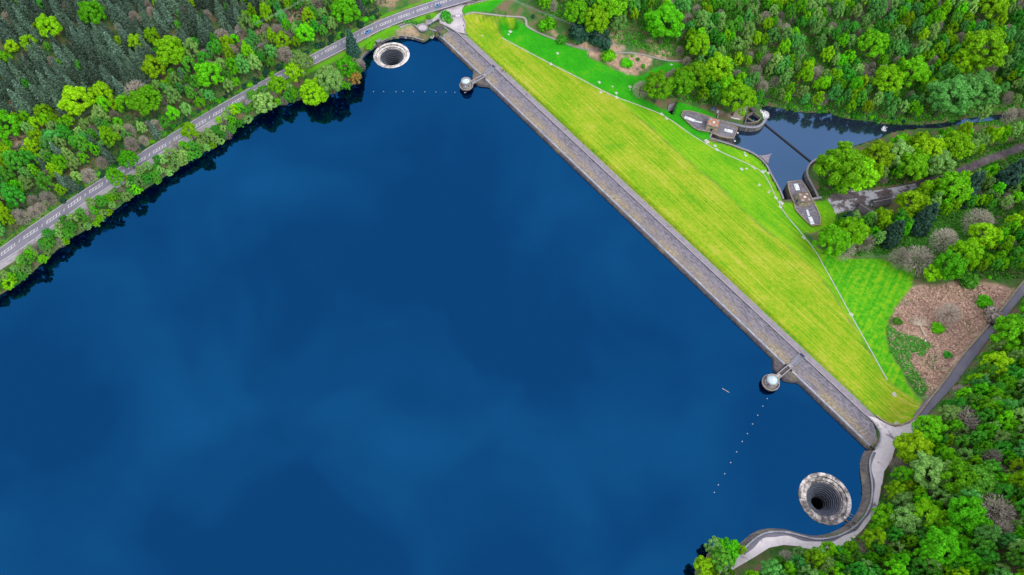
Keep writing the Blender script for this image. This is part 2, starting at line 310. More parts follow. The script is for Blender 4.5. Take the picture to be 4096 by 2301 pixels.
M['path'] = simple('crest_tarmac', [(.3, (.19, .175, .20)), (.7, (.28, .265, .295))], .5)
M['gravel'] = simple('gravel_path', [(.3, (.22, .21, .19)), (.7, (.36, .35, .33))], 1.2)
M['fore'] = simple('forecourt_surface', [(.25, (.27, .25, .28)), (.5, (.42, .40, .42)), (.75, (.52, .50, .51))], .16)
def asphalt():
    m, nt, b = new_mat('asphalt'); v = objvec(nt)
    c = mix(nt, ramp(nt, noise(nt, .08, 5, v, .6), [(.35, (0, 0, 0)), (.65, (1, 1, 1))]), (.15, .155, .205), (.23, .235, .28))
    c = mix(nt, .35, c, ramp(nt, noise(nt, 2.5, 4, v), [(.3, (.09, .09, .12)), (.7, (.25, .255, .285))])); nt.links.new(c, b.inputs['Base Color']); return m
M['asphalt'] = asphalt()
M['layby'] = simple('worn_layby', [(.3, (.22, .215, .235)), (.7, (.36, .355, .37))], .35)
def lakeroad():
    m, nt, b = new_mat('stained_concrete'); v = objvec(nt)
    f = ramp(nt, noise(nt, .11, 6, v, .6, .6), [(.36, (1, 1, 1)), (.43, (0, 0, 0))])
    c = mix(nt, f, ramp(nt, noise(nt, .5, 5, v, .7), [(.3, (.56, .54, .545)), (.7, (.70, .68, .675))]), (.21, .195, .235))
    nt.links.new(c, b.inputs['Base Color']); return m
M['lakeroad'] = lakeroad()
M['track'] = simple('muddy_track', [(.3, (.055, .045, .055)), (.6, (.13, .115, .125)), (.75, (.22, .21, .23))], .25)
M['yard'] = simple('wet_concrete_yard', [(.35, (.075, .06, .065)), (.48, (.13, .115, .12)), (.52, (.33, .34, .38)), (.75, (.46, .48, .53))], .13)
M['white'] = simple('white_paint', [(.3, (.68, .69, .70)), (.7, (.82, .82, .82))], 1)
M['line'] = simple('worn_road_paint', [(.35, (.45, .45, .46)), (.6, (.78, .78, .78))], .7)
M['kerbline'] = simple('pale_concrete', [(.3, (.30, .31, .27)), (.7, (.54, .54, .50))], .8)
M['panel'] = simple('pale_glass_panel', [(.3, (.55, .66, .70)), (.7, (.70, .78, .80))], .6, .3, .5)
M['hatch'] = simple('grey_hatch', [(.3, (.26, .29, .32)), (.7, (.34, .37, .40))], .8, .5)
M['terra'] = simple('terracotta_deck', [(.3, (.34, .17, .10)), (.7, (.44, .24, .15))], 1.1)
M['brown_deck'] = simple('brown_deck', [(.3, (.17, .11, .075)), (.7, (.24, .17, .12))], 1.1)
M['glassroof'] = simple('turquoise_glass', [(.3, (.34, .53, .58)), (.7, (.48, .66, .70))], .5, .55, .25)
M['bluemetal'] = simple('navy_metal', [(.3, (.012, .03, .075)), (.7, (.02, .05, .11))], 1, .5, .4)
M['darkmetal'] = simple('dark_metal', [(.3, (.02, .025, .035)), (.7, (.05, .055, .07))], 1, .5, .4)
M['rail'] = simple('galvanised_rail', [(.3, (.28, .32, .38)), (.7, (.42, .46, .52))], 1, .5, .4, .3)
M['bluepipe'] = simple('blue_pipe', [(.3, (.05, .20, .50)), (.7, (.08, .30, .62))], 1, .4, .4)
M['slate'] = stone('slate_roof', (.06, .058, .062), (.12, .115, .12), None, bw=.6, bh=.4)
M['wood'] = simple('weathered_wood', [(.3, (.10, .075, .05)), (.7, (.22, .17, .12))], 1.5)
M['deadwood'] = simple('bleached_wood', [(.3, (.34, .29, .21)), (.7, (.52, .46, .36))], 1.5)
M['black'] = simple('black_rubber', [(.3, (.012, .012, .014)), (.7, (.02, .02, .022))], 1, .7)
M['glass'] = simple('dark_glass', [(.3, (.02, .03, .04)), (.7, (.03, .045, .06))], 1, .1, .6)
M['orange'] = simple('orange_buoy', [(.3, (.50, .46, .43)), (.7, (.62, .58, .55))], 1, .5)
M['foam'] = simple('white_foam', [(.3, (.55, .58, .60)), (.7, (.85, .85, .84))], .9)
M['rock'] = simple('boulder', [(.3, (.30, .28, .25)), (.7, (.52, .50, .46))], .8, bmp=.2)
M['paleblock'] = simple('pale_block', [(.3, (.50, .47, .45)), (.7, (.66, .64, .62))], .8)
def bell_mat(name, wlow, whigh):
    m, nt, b = new_mat(name); v = objvec(nt)
    g = nt.nodes.new('ShaderNodeNewGeometry'); t = nt.nodes.new('ShaderNodeTexCoord'); s = nt.nodes.new('ShaderNodeSeparateXYZ'); nt.links.new(t.outputs['Object'], s.inputs['Vector'])
    at2 = nt.nodes.new('ShaderNodeMath'); at2.operation = 'ARCTAN2'; nt.links.new(s.outputs['Y'], at2.inputs[0]); nt.links.new(s.outputs['X'], at2.inputs[1])
    mu = nt.nodes.new('ShaderNodeMath'); mu.operation = 'MULTIPLY'; mu.inputs[1].default_value = 9.0; nt.links.new(at2.outputs[0], mu.inputs[0])
    le = nt.nodes.new('ShaderNodeVectorMath'); le.operation = 'LENGTH'; cx = nt.nodes.new('ShaderNodeCombineXYZ'); nt.links.new(s.outputs['X'], cx.inputs[0]); nt.links.new(s.outputs['Y'], cx.inputs[1]); nt.links.new(cx.outputs[0], le.inputs[0])
    pol = nt.nodes.new('ShaderNodeCombineXYZ'); nt.links.new(mu.outputs[0], pol.inputs[0]); nt.links.new(le.outputs['Value'], pol.inputs[1])
    radial = noise(nt, .55, 5, pol.outputs[0], .70)
    big = noise(nt, .12, 3, v, .5)
    add = nt.nodes.new('ShaderNodeMath'); add.operation = 'ADD'; nt.links.new(radial, add.inputs[0])
    sc_ = nt.nodes.new('ShaderNodeMath'); sc_.operation = 'MULTIPLY_ADD'; sc_.inputs[1].default_value = .9; sc_.inputs[2].default_value = -.45; nt.links.new(big, sc_.inputs[0]); nt.links.new(sc_.outputs[0], add.inputs[1])
    c = ramp(nt, add.outputs[0], [(wlow - .14, (.075, .072, .075)), (wlow - .02, (.20, .19, .18)), (whigh, (.55, .53, .50)), (whigh + .15, (.74, .73, .70))])
    moss = ramp(nt, noise(nt, .35, 5, v, .7), [(.60, (0, 0, 0)), (.70, (.7, .7, .7))])
    c = mix(nt, moss, c, (.17, .16, .05))
    # joints between the radial blocks
    fr = nt.nodes.new('ShaderNodeMath'); fr.operation = 'FRACT'; mj = nt.nodes.new('ShaderNodeMath'); mj.operation = 'MULTIPLY'; mj.inputs[1].default_value = 0.85; nt.links.new(mu.outputs[0], mj.inputs[0]); nt.links.new(mj.outputs[0], fr.inputs[0])
    c = mix(nt, ramp(nt, fr.outputs[0], [(.05, (.8, .8, .8)), (.09, (0, 0, 0))]), c, (.06, .055, .055))
    # darker blue grey courses inside (radius below 8 m)
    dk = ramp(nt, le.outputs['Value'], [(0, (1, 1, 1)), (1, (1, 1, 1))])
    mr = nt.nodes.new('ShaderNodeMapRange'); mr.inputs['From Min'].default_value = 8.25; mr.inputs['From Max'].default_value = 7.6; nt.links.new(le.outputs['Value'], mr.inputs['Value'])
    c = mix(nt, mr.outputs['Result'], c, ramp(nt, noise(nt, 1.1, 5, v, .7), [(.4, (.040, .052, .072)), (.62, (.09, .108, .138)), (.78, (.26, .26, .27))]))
    # shade painted on the step risers: steep faces mixed to near black
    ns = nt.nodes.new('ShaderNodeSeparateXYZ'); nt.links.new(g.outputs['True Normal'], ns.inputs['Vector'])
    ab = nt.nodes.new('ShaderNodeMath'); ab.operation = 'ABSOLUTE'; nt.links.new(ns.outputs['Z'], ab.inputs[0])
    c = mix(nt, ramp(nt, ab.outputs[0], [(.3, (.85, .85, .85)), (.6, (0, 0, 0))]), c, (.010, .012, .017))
    nt.links.new(c, b.inputs['Base Color']); b.inputs['Roughness'].default_value = .7; bump(nt, b, radial, .15); return m
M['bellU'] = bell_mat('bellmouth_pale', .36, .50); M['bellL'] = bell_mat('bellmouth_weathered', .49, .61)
M['shaft'] = simple('dark_shaft', [(.3, (.003, .004, .006)), (.7, (.008, .010, .013))], .8, .8)  # even near-black colour for the deep shaft
def water(name, deep, tint, ior_level, rough=.04, bscale=.25, bs=.006):
    m, nt, b = new_mat(name); v = objvec(nt)
    b.inputs['Base Color'].default_value = (*deep, 1); b.inputs['Roughness'].default_value = rough; b.inputs['Specular IOR Level'].default_value = 0
    gl = nt.nodes.new('ShaderNodeBsdfGlossy'); gl.inputs['Color'].default_value = (*tint, 1); gl.inputs['Roughness'].default_value = rough
    fr = nt.nodes.new('ShaderNodeFresnel'); fr.inputs['IOR'].default_value = ior_level
    ms = nt.nodes.new('ShaderNodeMixShader'); nt.links.new(fr.outputs[0], ms.inputs[0]); nt.links.new(b.outputs[0], ms.inputs[1]); nt.links.new(gl.outputs[0], ms.inputs[2])
    nt.links.new(ms.outputs[0], nt.nodes['Material Output'].inputs['Surface'])
    bp = nt.nodes.new('ShaderNodeBump'); bp.inputs['Strength'].default_value = .15; bp.inputs['Distance'].default_value = bs; nt.links.new(noise(nt, bscale, 3, v), bp.inputs['Height'])
    for s_ in (gl, fr): nt.links.new(bp.outputs['Normal'], s_.inputs['Normal'])
    return m
M['water'] = water('reservoir_water', (.0, .0010, .013), (.022, .345, .90), 2.42)
M['pool'] = water('pool_water', (.012, .018, .038), (.26, .58, 1.0), 2.7, .08)
M['river'] = water('river_water', (.003, .008, .02), (.22, .55, .95), 2.0, .08)

def leaf_mat(name, c, var=.38, trans=.42):
    m, nt, b = new_mat(name)
    g = nt.nodes.new('ShaderNodeNewGeometry'); oi = nt.nodes.new('ShaderNodeObjectInfo')
    hsv = nt.nodes.new('ShaderNodeHueSaturation'); hsv.inputs['Color'].default_value = (*c, 1)
    def mr(src, lo, hi):
        n = nt.nodes.new('ShaderNodeMapRange'); n.inputs['To Min'].default_value = lo; n.inputs['To Max'].default_value = hi; nt.links.new(src, n.inputs['Value']); return n.outputs['Result']
    w = nt.nodes.new('ShaderNodeMath'); w.operation = 'MULTIPLY'; nt.links.new(mr(g.outputs['Random Per Island'], 1 - var, 1 + var), w.inputs[0]); nt.links.new(mr(oi.outputs['Random'], .72, 1.28), w.inputs[1])
    nt.links.new(w.outputs[0], hsv.inputs['Value'])
    f = nt.nodes.new('ShaderNodeMath'); f.operation = 'FRACT'; mm = nt.nodes.new('ShaderNodeMath'); mm.operation = 'MULTIPLY'; mm.inputs[1].default_value = 37.7; nt.links.new(oi.outputs['Random'], mm.inputs[0]); nt.links.new(mm.outputs[0], f.inputs[0])
    nt.links.new(mr(f.outputs[0], .482, .512), hsv.inputs['Hue'])
    b.inputs['Roughness'].default_value = .75; nt.links.new(hsv.outputs['Color'], b.inputs['Base Color'])
    tr = nt.nodes.new('ShaderNodeBsdfTranslucent'); nt.links.new(hsv.outputs['Color'], tr.inputs['Color'])
    ms = nt.nodes.new('ShaderNodeMixShader'); ms.inputs[0].default_value = trans; nt.links.new(b.outputs[0], ms.inputs[1]); nt.links.new(tr.outputs[0], ms.inputs[2])
    nt.links.new(ms.outputs[0], nt.nodes['Material Output'].inputs['Surface']); return m
def _d(m, lo, hi):
    for n in m.node_tree.nodes:
        if n.type == 'MAP_RANGE' and abs(n.inputs['To Min'].default_value - .72) < 1e-4: n.inputs['To Min'].default_value = lo; n.inputs['To Max'].default_value = hi
    return m
LEAF = {'G': leaf_mat('leaf_bright_green', (.15, .58, .008)), 'Y': leaf_mat('leaf_yellow_green', (.25, .57, .006)), 'L': leaf_mat('leaf_pale_green', (.25, .52, .12)),
        'M': leaf_mat('leaf_mid_green', (.085, .42, .032)), 'B': leaf_mat('leaf_blue_green', (.035, .13, .075)), 'P': leaf_mat('twig_grey', (.36, .33, .275), .3, .1),
        'D': _d(leaf_mat('needle_grey_green', (.07, .135, .09), .5, .05), .5, 1.5), 'K': leaf_mat('needle_dark_green', (.03, .095, .06), .35, .05), 'O': leaf_mat('leaf_ochre', (.36, .24, .05)), 'T': leaf_mat('leaf_teal', (.12, .46, .09))}
M['bark'] = simple('bark', [(.3, (.06, .05, .04)), (.7, (.14, .12, .10))], 2.0)

# ------------------------------------------------------------------ mesh helpers
class MB:
    def __init__(s): s.v = []; s.f = []
    def add(s, V, F):
        o = len(s.v); s.v += [tuple(map(float, p)) for p in V]; s.f += [tuple(i + o for i in f) for f in F]; return s
    def box(s, c, d, rot=0, taper=1):
        x, y, z = c; a, b_, h = d[0] / 2, d[1] / 2, d[2]; cs, sn_ = math.cos(rot), math.sin(rot); V = []
        for zz, k in ((z, 1), (z + h, taper)):
            for u, w in ((-a, -b_), (a, -b_), (a, b_), (-a, b_)): V.append((x + k * (u * cs - w * sn_), y + k * (u * sn_ + w * cs), zz))
        return s.add(V, [(3, 2, 1, 0), (4, 5, 6, 7), (0, 1, 5, 4), (1, 2, 6, 5), (2, 3, 7, 6), (3, 0, 4, 7)])
    def tube(s, p0, p1, r0, r1=None, n=6):
        r1 = r0 if r1 is None else r1; p0, p1 = Vector(p0), Vector(p1); d = (p1 - p0).normalized(); a = d.orthogonal().normalized(); b_ = d.cross(a); V = []
        for p, r in ((p0, r0), (p1, r1)):
            for i in range(n): t = 2 * math.pi * i / n; V.append(p + a * (r * math.cos(t)) + b_ * (r * math.sin(t)))
        return s.add(V, [(i, (i + 1) % n, n + (i + 1) % n, n + i) for i in range(n)] + [tuple(range(n))[::-1], tuple(range(n, 2 * n))])
    def prism(s, poly, z0, z1, inset=0):
        P = [tuple(p[:2]) for p in poly]; n = len(P)
        area = sum(P[i][0] * P[(i + 1) % n][1] - P[(i + 1) % n][0] * P[i][1] for i in range(n))
        if area < 0: P = P[::-1]
        V = [(x, y, z0) for x, y in P] + [(x, y, z1) for x, y in P]
        tri = tessellate_polygon([[Vector((x, y, 0)) for x, y in P]])
        F = []
        for t in tri:
            a, b_, c = t
            ar = (P[b_][0] - P[a][0]) * (P[c][1] - P[a][1]) - (P[c][0] - P[a][0]) * (P[b_][1] - P[a][1])
            if ar < 0: a, b_, c = a, c, b_
            F.append((a + n, b_ + n, c + n)); F.append((c, b_, a))
        F += [(i, (i + 1) % n, n + (i + 1) % n, n + i) for i in range(n)]
        return s.add(V, F)
    def lathe(s, prof, n=64, phase=0, cap=False):
        V = []; m = len(prof)
        for i in range(n):
            t = 2 * math.pi * i / n + phase
            for r, z in prof: V.append((r * math.cos(t), r * math.sin(t), z))
        F = [(i * m + j, ((i + 1) % n) * m + j, ((i + 1) % n) * m + j + 1, i * m + j + 1) for i in range(n) for j in range(m - 1)]
        if cap: F.append(tuple(i * m + m - 1 for i in range(n)))
        return s.add(V, F)
    def sweep(s, line, prof, closed=False):
        """profile of (offset to the left, height above line z) along a line of (x,y[,z])"""
        L = np.asarray(line, float)
        if L.shape[1] == 2: L = np.c_[L, np.zeros(len(L))]
        if closed: T_ = np.roll(L, -1, 0)[:, :2] - np.roll(L, 1, 0)[:, :2]
        else: T_ = np.gradient(L[:, :2], axis=0)
        T_ = T_ / (np.linalg.norm(T_, axis=1)[:, None] + 1e-9); N_ = np.stack([-T_[:, 1], T_[:, 0]], 1); m = len(prof); V = []
        for p, nn in zip(L, N_):
            for o, z in prof: V.append((p[0] + nn[0] * o, p[1] + nn[1] * o, p[2] + z))
        n = len(L); F = [(i * m + j, ((i + 1) % n) * m + j, ((i + 1) % n) * m + j + 1, i * m + j + 1) for i in range(n if closed else n - 1) for j in range(m - 1)]
        return s.add(V, F)
def build(name, mb, mat, parent=None, loc=None, rotz=0, smooth_=False):
    me = bpy.data.meshes.new(name); me.from_pydata(mb.v, [], mb.f); me.validate(); me.materials.append(mat)
    if smooth_: me.polygons.foreach_set('use_smooth', [True] * len(me.polygons))
    o = bpy.data.objects.new(name, me); COL.objects.link(o)
    if parent: o.parent = parent
    if loc is not None: o.location = loc
    if rotz: o.rotation_euler = (0, 0, rotz)
    return o
def normals_up(o):
    bm = bmesh.new(); bm.from_mesh(o.data); bmesh.ops.recalc_face_normals(bm, faces=bm.faces); bm.to_mesh(o.data); bm.free(); return o
def tag(o, label, cat, group=None):
    o['label'] = label; o['category'] = cat
    if group: o['group'] = group
    return o
def struct(o, label=None, kind='structure', cat=None):
    o['kind'] = kind
    if label: o['label'] = label
    if cat: o['category'] = cat
    return o
def thing(name, label, cat, loc=(0, 0, 0), rotz=0, group=None):
    o = bpy.data.objects.new(name, None); COL.objects.link(o); o.location = loc; o.rotation_euler = (0, 0, rotz); o.empty_display_size = .5
    return tag(o, label, cat, group)
def copy_tree(o, parent=None):
    c = o.copy(); COL.objects.link(c)
    if parent: c.parent = parent
    for ch in list(KIDS.get(o, [])): copy_tree(ch, c)
    return c
KIDS = {}
class Loc:   # local frame helper: world -> local of a thing at (x,y,z,rot)
    def __init__(s, x, y, z=0, rot=0): s.o = np.array([x, y]); s.z = z; s.c, s.s_ = math.cos(-rot), math.sin(-rot)
    def __call__(s, p): d = np.asarray(p[:2]) - s.o; return np.array([d[0] * s.c - d[1] * s.s_, d[0] * s.s_ + d[1] * s.c])
    def l(s, P): return np.array([s(p) for p in P])
#@@GROUND
# ------------------------------------------------------------------ ground sheet with region masks
def ground_material():
    m, nt, b = new_mat('ground_cover'); v = objvec(nt)
    A = nt.nodes.new('ShaderNodeAttribute'); A.attribute_name = 'maskA'; sa = nt.nodes.new('ShaderNodeSeparateColor'); nt.links.new(A.outputs['Color'], sa.inputs['Color'])
    B = nt.nodes.new('ShaderNodeAttribute'); B.attribute_name = 'maskB'; sb = nt.nodes.new('ShaderNodeSeparateColor'); nt.links.new(B.outputs['Color'], sb.inputs['Color'])
    n1 = noise(nt, .13, 6, v, .65); n2 = noise(nt, .8, 5, v, .7)
    floor = mix(nt, ramp(nt, n2, [(.35, (0, 0, 0)), (.65, (1, 1, 1))]), ramp(nt, n1, [(.35, (.03, .12, .03)), (.5, (.07, .16, .03)), (.62, (.17, .12, .08))]), ramp(nt, n1, [(.4, (.03, .13, .015)), (.6, (.16, .115, .075))]))
    def stripes(ang, across, along, w=.5):
        vv = objvec(nt, (1, 1, 1), (0, 0, ang))
        mp = nt.nodes.new('ShaderNodeMapping'); mp.inputs['Scale'].default_value = (along, across, .0); nt.links.new(vv, mp.inputs['Vector']); return noise(nt, 1.0, 4, mp.outputs['Vector'], .6)
    st = stripes(-DROT + R_(1.5), .62, .016); st2 = stripes(-DROT + R_(-3), 1.3, .42)
    av = nt.nodes.new('ShaderNodeMath'); av.operation = 'ADD'; nt.links.new(st, av.inputs[0]); nt.links.new(mix(nt, .0, st2, st2), av.inputs[1])
    hv = nt.nodes.new('ShaderNodeMath'); hv.operation = 'MULTIPLY_ADD'; hv.inputs[1].default_value = .34; nt.links.new(av.outputs[0], hv.inputs[0])
    pt = nt.nodes.new('ShaderNodeMath'); pt.operation = 'MULTIPLY'; pt.inputs[1].default_value = .32; nt.links.new(noise(nt, .045, 7, v, .72), pt.inputs[0]); nt.links.new(pt.outputs[0], hv.inputs[2])
    yel = ramp(nt, hv.outputs[0], [(.41, (.08, .28, .002)), (.475, (.165, .34, .004)), (.53, (.28, .37, .014)), (.60, (.39, .40, .07))])
    lowg = ramp(nt, hv.outputs[0], [(.41, (.06, .29, .002)), (.5, (.13, .38, .003)), (.60, (.29, .43, .015))])
    lush = ramp(nt, noise(nt, .10, 6, v, .65), [(.35, (.008, .24, .002)), (.55, (.02, .31, .003)), (.72, (.085, .34, .006))])
    lush = mix(nt, .25, lush, ramp(nt, n2, [(.3, (.005, .14, .002)), (.7, (.06, .40, .006))]))
    brk = ramp(nt, noise(nt, .5, 7, v, .75, .8), [(.30, (.17, .12, .085)), (.48, (.35, .245, .17)), (.66, (.52, .39, .29))])
    brk = mix(nt, ramp(nt, noise(nt, .09, 5, v, .7), [(.55, (0, 0, 0)), (.66, (.8, .8, .8))]), brk, (.10, .16, .035))
    rgh = ramp(nt, noise(nt, .7, 7, v, .75, 1.0), [(.32, (.035, .13, .03)), (.5, (.085, .22, .05)), (.66, (.22, .25, .11))])
    c = mix(nt, sa.outputs['Blue'], floor, brk)
    A2 = A.outputs['Alpha']
    c = mix(nt, A2, c, rgh); c = mix(nt, sa.outputs['Green'], c, lush); c = mix(nt, sb.outputs['Red'], c, lowg); c = mix(nt, sa.outputs['Red'], c, yel)
    vS = at(3500, 1060, -20) - at(3430, 1190, -20); s3 = stripes(-math.atan2(vS[1], vS[0]), .42, .012); s4 = mix(nt, .55, s3, noise(nt, .35, 5, v, .7))
    c = mix(nt, B.outputs['Alpha'], c, ramp(nt, s4, [(.40, (.025, .27, .002)), (.50, (.075, .36, .003)), (.58, (.19, .41, .006))]))
    c = mix(nt, sb.outputs['Green'], c, ramp(nt, n2, [(.3, (.20, .16, .13)), (.7, (.33, .29, .25))]))
    c = mix(nt, sb.outputs['Blue'], c, ramp(nt, n2, [(.3, (.05, .25, .003)), (.7, (.12, .36, .005))]))
    nt.links.new(c, b.inputs['Base Color']); bump(nt, b, noise(nt, 1.1, 5, v, .7), .25, .5); return m
M['ground'] = ground_material()
def maskpoly(px, soft=.9, world=None, jit=0):
    P = hitl(px)[:, :2] if world is None else world
    d = sdist(XX, YY, P)
    if jit: d = d + jit * (np.sin(XX * .31 + 1.7 * np.sin(YY * .23)) + np.sin(YY * .37 + 1.3 * np.sin(XX * .29)) + .6 * np.sin(XX * 1.1 + YY * .9))
    return sstep(soft, -soft, d)
CREASE = [(2450,395),(2526,450),(2600,505),(2669,573),(2760,650),(2866,736),(2960,830),(3069,926),(3160,990),(3243,1060),(3330,1170),(3402,1290),(3549,1521)]
up = [(1850,60),(1876,54),(1973,66),(2055,74),(2058,102),(1990,90),(2000,130),(2008,152)]
yellow_px = up + TOE_PX[1:5] + CREASE[1:-1] + [(3549,1521),(3600,1560),(3690,1622),(3668,1668),(3636,1690),(3581,1705),(3533,1686),(3503,1668)]
WY = np.vstack([hitl(yellow_px)[:, :2], [dam(148, 13.2)], [dam(-192, 13.2)]])
mY = maskpoly(None, 1.0, WY, .25)
WG = np.vstack([hitl(TOE_PX[4:])[:, :2], hitl(CREASE[::-1])[:, :2]]); mLG = maskpoly(None, 1.0, WG, .2)
side_px = TOE_PX[17:] + [(3600,1560),(3688,1612),(3652,1576),(3628,1529),(3609,1481),(3589,1461),(3549,1389),(3545,1342),(3557,1282),(3577,1234),(3640,1151),(3660,1097),(3652,1077),(3521,1036),(3422,1036),(3330,1020),(3262,990)]
mLG2 = maskpoly(side_px, .9, None, .3)
lush_px = [(2030,70),(2062,75),(2104,104),(2167,140),(2287,187),(2346,203)] + r3([(770,575),(880,625),(1040,695),(1160,757),(1280,765),(1390,710),(1500,655),(1600,625),(1730,640),(1700,705),(1380,785),(1300,900),(1330,1000),(1530,1110),(1660,1035),(1770,1050),(1950,1110),(2050,1165),(2070,1260)]) + [(2840,560)] + [(2826,567)] + TOE_PX[8:0:-1] + [(2008,152),(2000,130),(1990,90)]
mL = maskpoly(lush_px, .9, None, .3)
poollawn_px = [(2826,570)] + z4([(960,845),(1380,945),(1700,1040),(1890,1130),(2040,1270),(2120,1400)]) + z5([(500,360),(610,620),(700,880)]) + [(3130,815),(3105,792),(3077,732),(3051,688),(2997,658),(2866,601)]
mPL = maskpoly(poollawn_px, .8)
blawn_px = [(3123,815)] + r7([(120,590),(450,585),(610,560),(690,700),(660,820),(560,860),(440,900),(320,890)]) + [(3199,925),(3145,863)]
mBL = maskpoly(blawn_px, .8)
upper_verge = maskpoly(z3([(1345,200),(1390,135),(1640,75),(1860,18),(2040,-20),(2250,0),(1950,250),(1700,262),(1530,250),(1440,285),(1390,310),(1340,250)]), .8)
verge2 = maskpoly(None, .6, np.vstack([offset(road_lo, -1.0), offset(road_lo, -4.5)[::-1]]))
verge3 = maskpoly(None, .6, np.vstack([offset(road_up, 1.0), offset(road_up, 3.2)[::-1]]), .5)
crestv = sstep(12.2, 12.8, NN) * sstep(14.8, 14.0, NN) * sstep(-195, -190, SS) * sstep(152, 148, SS)
brk_px = [[(2418,247),(2520,216),(2609,232),(2585,279),(2545,302),(2505,297),(2446,271)], [(2280,178),(2390,156),(2502,185),(2480,212),(2406,236),(2345,224)], [(2414,131),(2440,105),(2474,103),(2490,165),(2426,170)], [(2176,110),(2207,100),(2240,158),(2179,134)], [(2590,160),(2640,180),(2690,215),(2640,235),(2600,215)],
          [(1103,80),(1247,10),(1205,80),(1175,110),(1123,95)], [(1024,120),(1103,128),(1066,160),(1010,165)], [(1480,-5),(1590,-5),(1580,30),(1520,20)], [(340,470),(420,455),(400,520),(340,545)], [(780,240),(900,200),(960,140),(1010,120),(1000,160),(880,250),(800,290)], [(0,540),(100,545),(260,540),(300,560),(150,590),(0,600)]]
mB = np.zeros(XX.shape)
for p in brk_px: mB = np.maximum(mB, maskpoly(p, 1.5, None, 1.0))
meadow_px = r8([(1430,0),(1700,-40),(2150,-60),(2500,10),(2360,200),(2090,520),(1730,980),(1600,1140),(1470,1060),(1310,780),(1210,600),(1200,480),(1240,300),(1280,200)])
mM = maskpoly(meadow_px, 1.2, None, .6); mB = np.maximum(mB, mM)
rg_px = [r7([(1500,900),(1750,620),(2300,640),(2330,850),(1950,1030),(1640,1090),(1300,1010)]), r7([(1000,1020),(1500,1100),(1460,1260),(1130,1150),(880,1140)]), r8([(1190,370),(1290,430),(1400,480),(1560,520),(1650,580),(1560,690),(1440,640),(1420,760),(1560,960),(1640,1040),(1560,1130),(1480,1060),(1350,830),(1210,600)]), r8([(1560,720),(1700,640),(1790,820),(1640,820)]), r8([(1350,120),(1440,110),(1430,180),(1370,190)])]
mR = np.zeros(XX.shape)
for p in rg_px: mR = np.maximum(mR, maskpoly(p, 1.5, None, .8))
dirt = maskpoly(z4([(1085,200),(1230,270),(1270,320),(1330,400),(1560,430),(1640,290),(1700,160),(1620,130),(1500,260),(1400,300),(1200,320),(1090,300)]), 1.0, None, .4)
lowverge = 0 if True else maskpoly(None, .7, np.vstack([LAKE_ROAD[len(LOWWALL) + 8:], LAKE_ROAD[len(LOWWALL) + 8:][::-1] + (3.0, -2.5)]), .3) * 0
covebank = maskpoly(zm([(150,600),(250,470),(470,330),(500,260),(700,150),(900,60),(1080,0),(1180,60),(1250,170),(1210,260),(1060,225),(900,200),(740,225),(600,270),(470,350),(340,420),(240,500)], 1420, 100, .2073), .8)
mA = np.stack([mY, np.maximum.reduce([mL, upper_verge, crestv]), np.maximum(mB, covebank * .75), mR], -1)
mBm = np.stack([np.maximum.reduce([mLG, mLG2, mPL, mBL]), dirt, np.maximum(verge2, verge3), mLG2 * (1 - mY)], -1)
ny, nx = XX.shape
idx = np.arange(nx * ny).reshape(ny, nx)
quads = np.stack([idx[:-1, :-1], idx[:-1, 1:], idx[1:, 1:], idx[1:, :-1]], -1).reshape(-1, 4)
def qavg(a): return (a[:-1, :-1] + a[:-1, 1:] + a[1:, 1:] + a[1:, :-1]).ravel() / 4
qY = qavg(np.maximum(mY, mLG * (ed < 2))) > .5
qL = (qavg(np.maximum.reduce([mL, mPL, mBL, mLG2, mLG])) > .5) & ~qY
qM = (qavg(mM) > .5) & ~qY & ~qL
VERT = np.stack([XX, YY, ZZ], -1).reshape(-1, 3)
def sheet(name, sel, label):
    q = quads[sel]; u, inv = np.unique(q.ravel(), return_inverse=True); me = bpy.data.meshes.new(name)
    me.vertices.add(len(u)); me.vertices.foreach_set('co', VERT[u].astype(np.float32).ravel())
    me.loops.add(len(inv)); me.loops.foreach_set('vertex_index', inv.astype(np.int32)); me.polygons.add(len(q)); me.polygons.foreach_set('loop_start', np.arange(0, len(inv), 4, dtype=np.int32))
    me.update(); me.validate()
    me.polygons.foreach_set('use_smooth', np.ones(len(q), bool))
    for nm, a in (('maskA', mA), ('maskB', mBm)):
        at_ = me.attributes.new(nm, 'FLOAT_COLOR', 'POINT'); at_.data.foreach_set('color', a.reshape(-1, 4)[u].astype(np.float32).ravel())
    me.materials.append(M['ground']); o = bpy.data.objects.new(name, me); COL.objects.link(o); return struct(o, label)
sheet('ground', ~(qY | qL | qM), 'woodland floor and banks around the reservoir')
sheet('grass_slope', qY, 'mown yellow green grass slope on the downstream face of the dam')
sheet('lawn', qL, 'vivid green lawns at the foot of the dam')
sheet('meadow', qM, 'brown bracken clearing beside the lane')

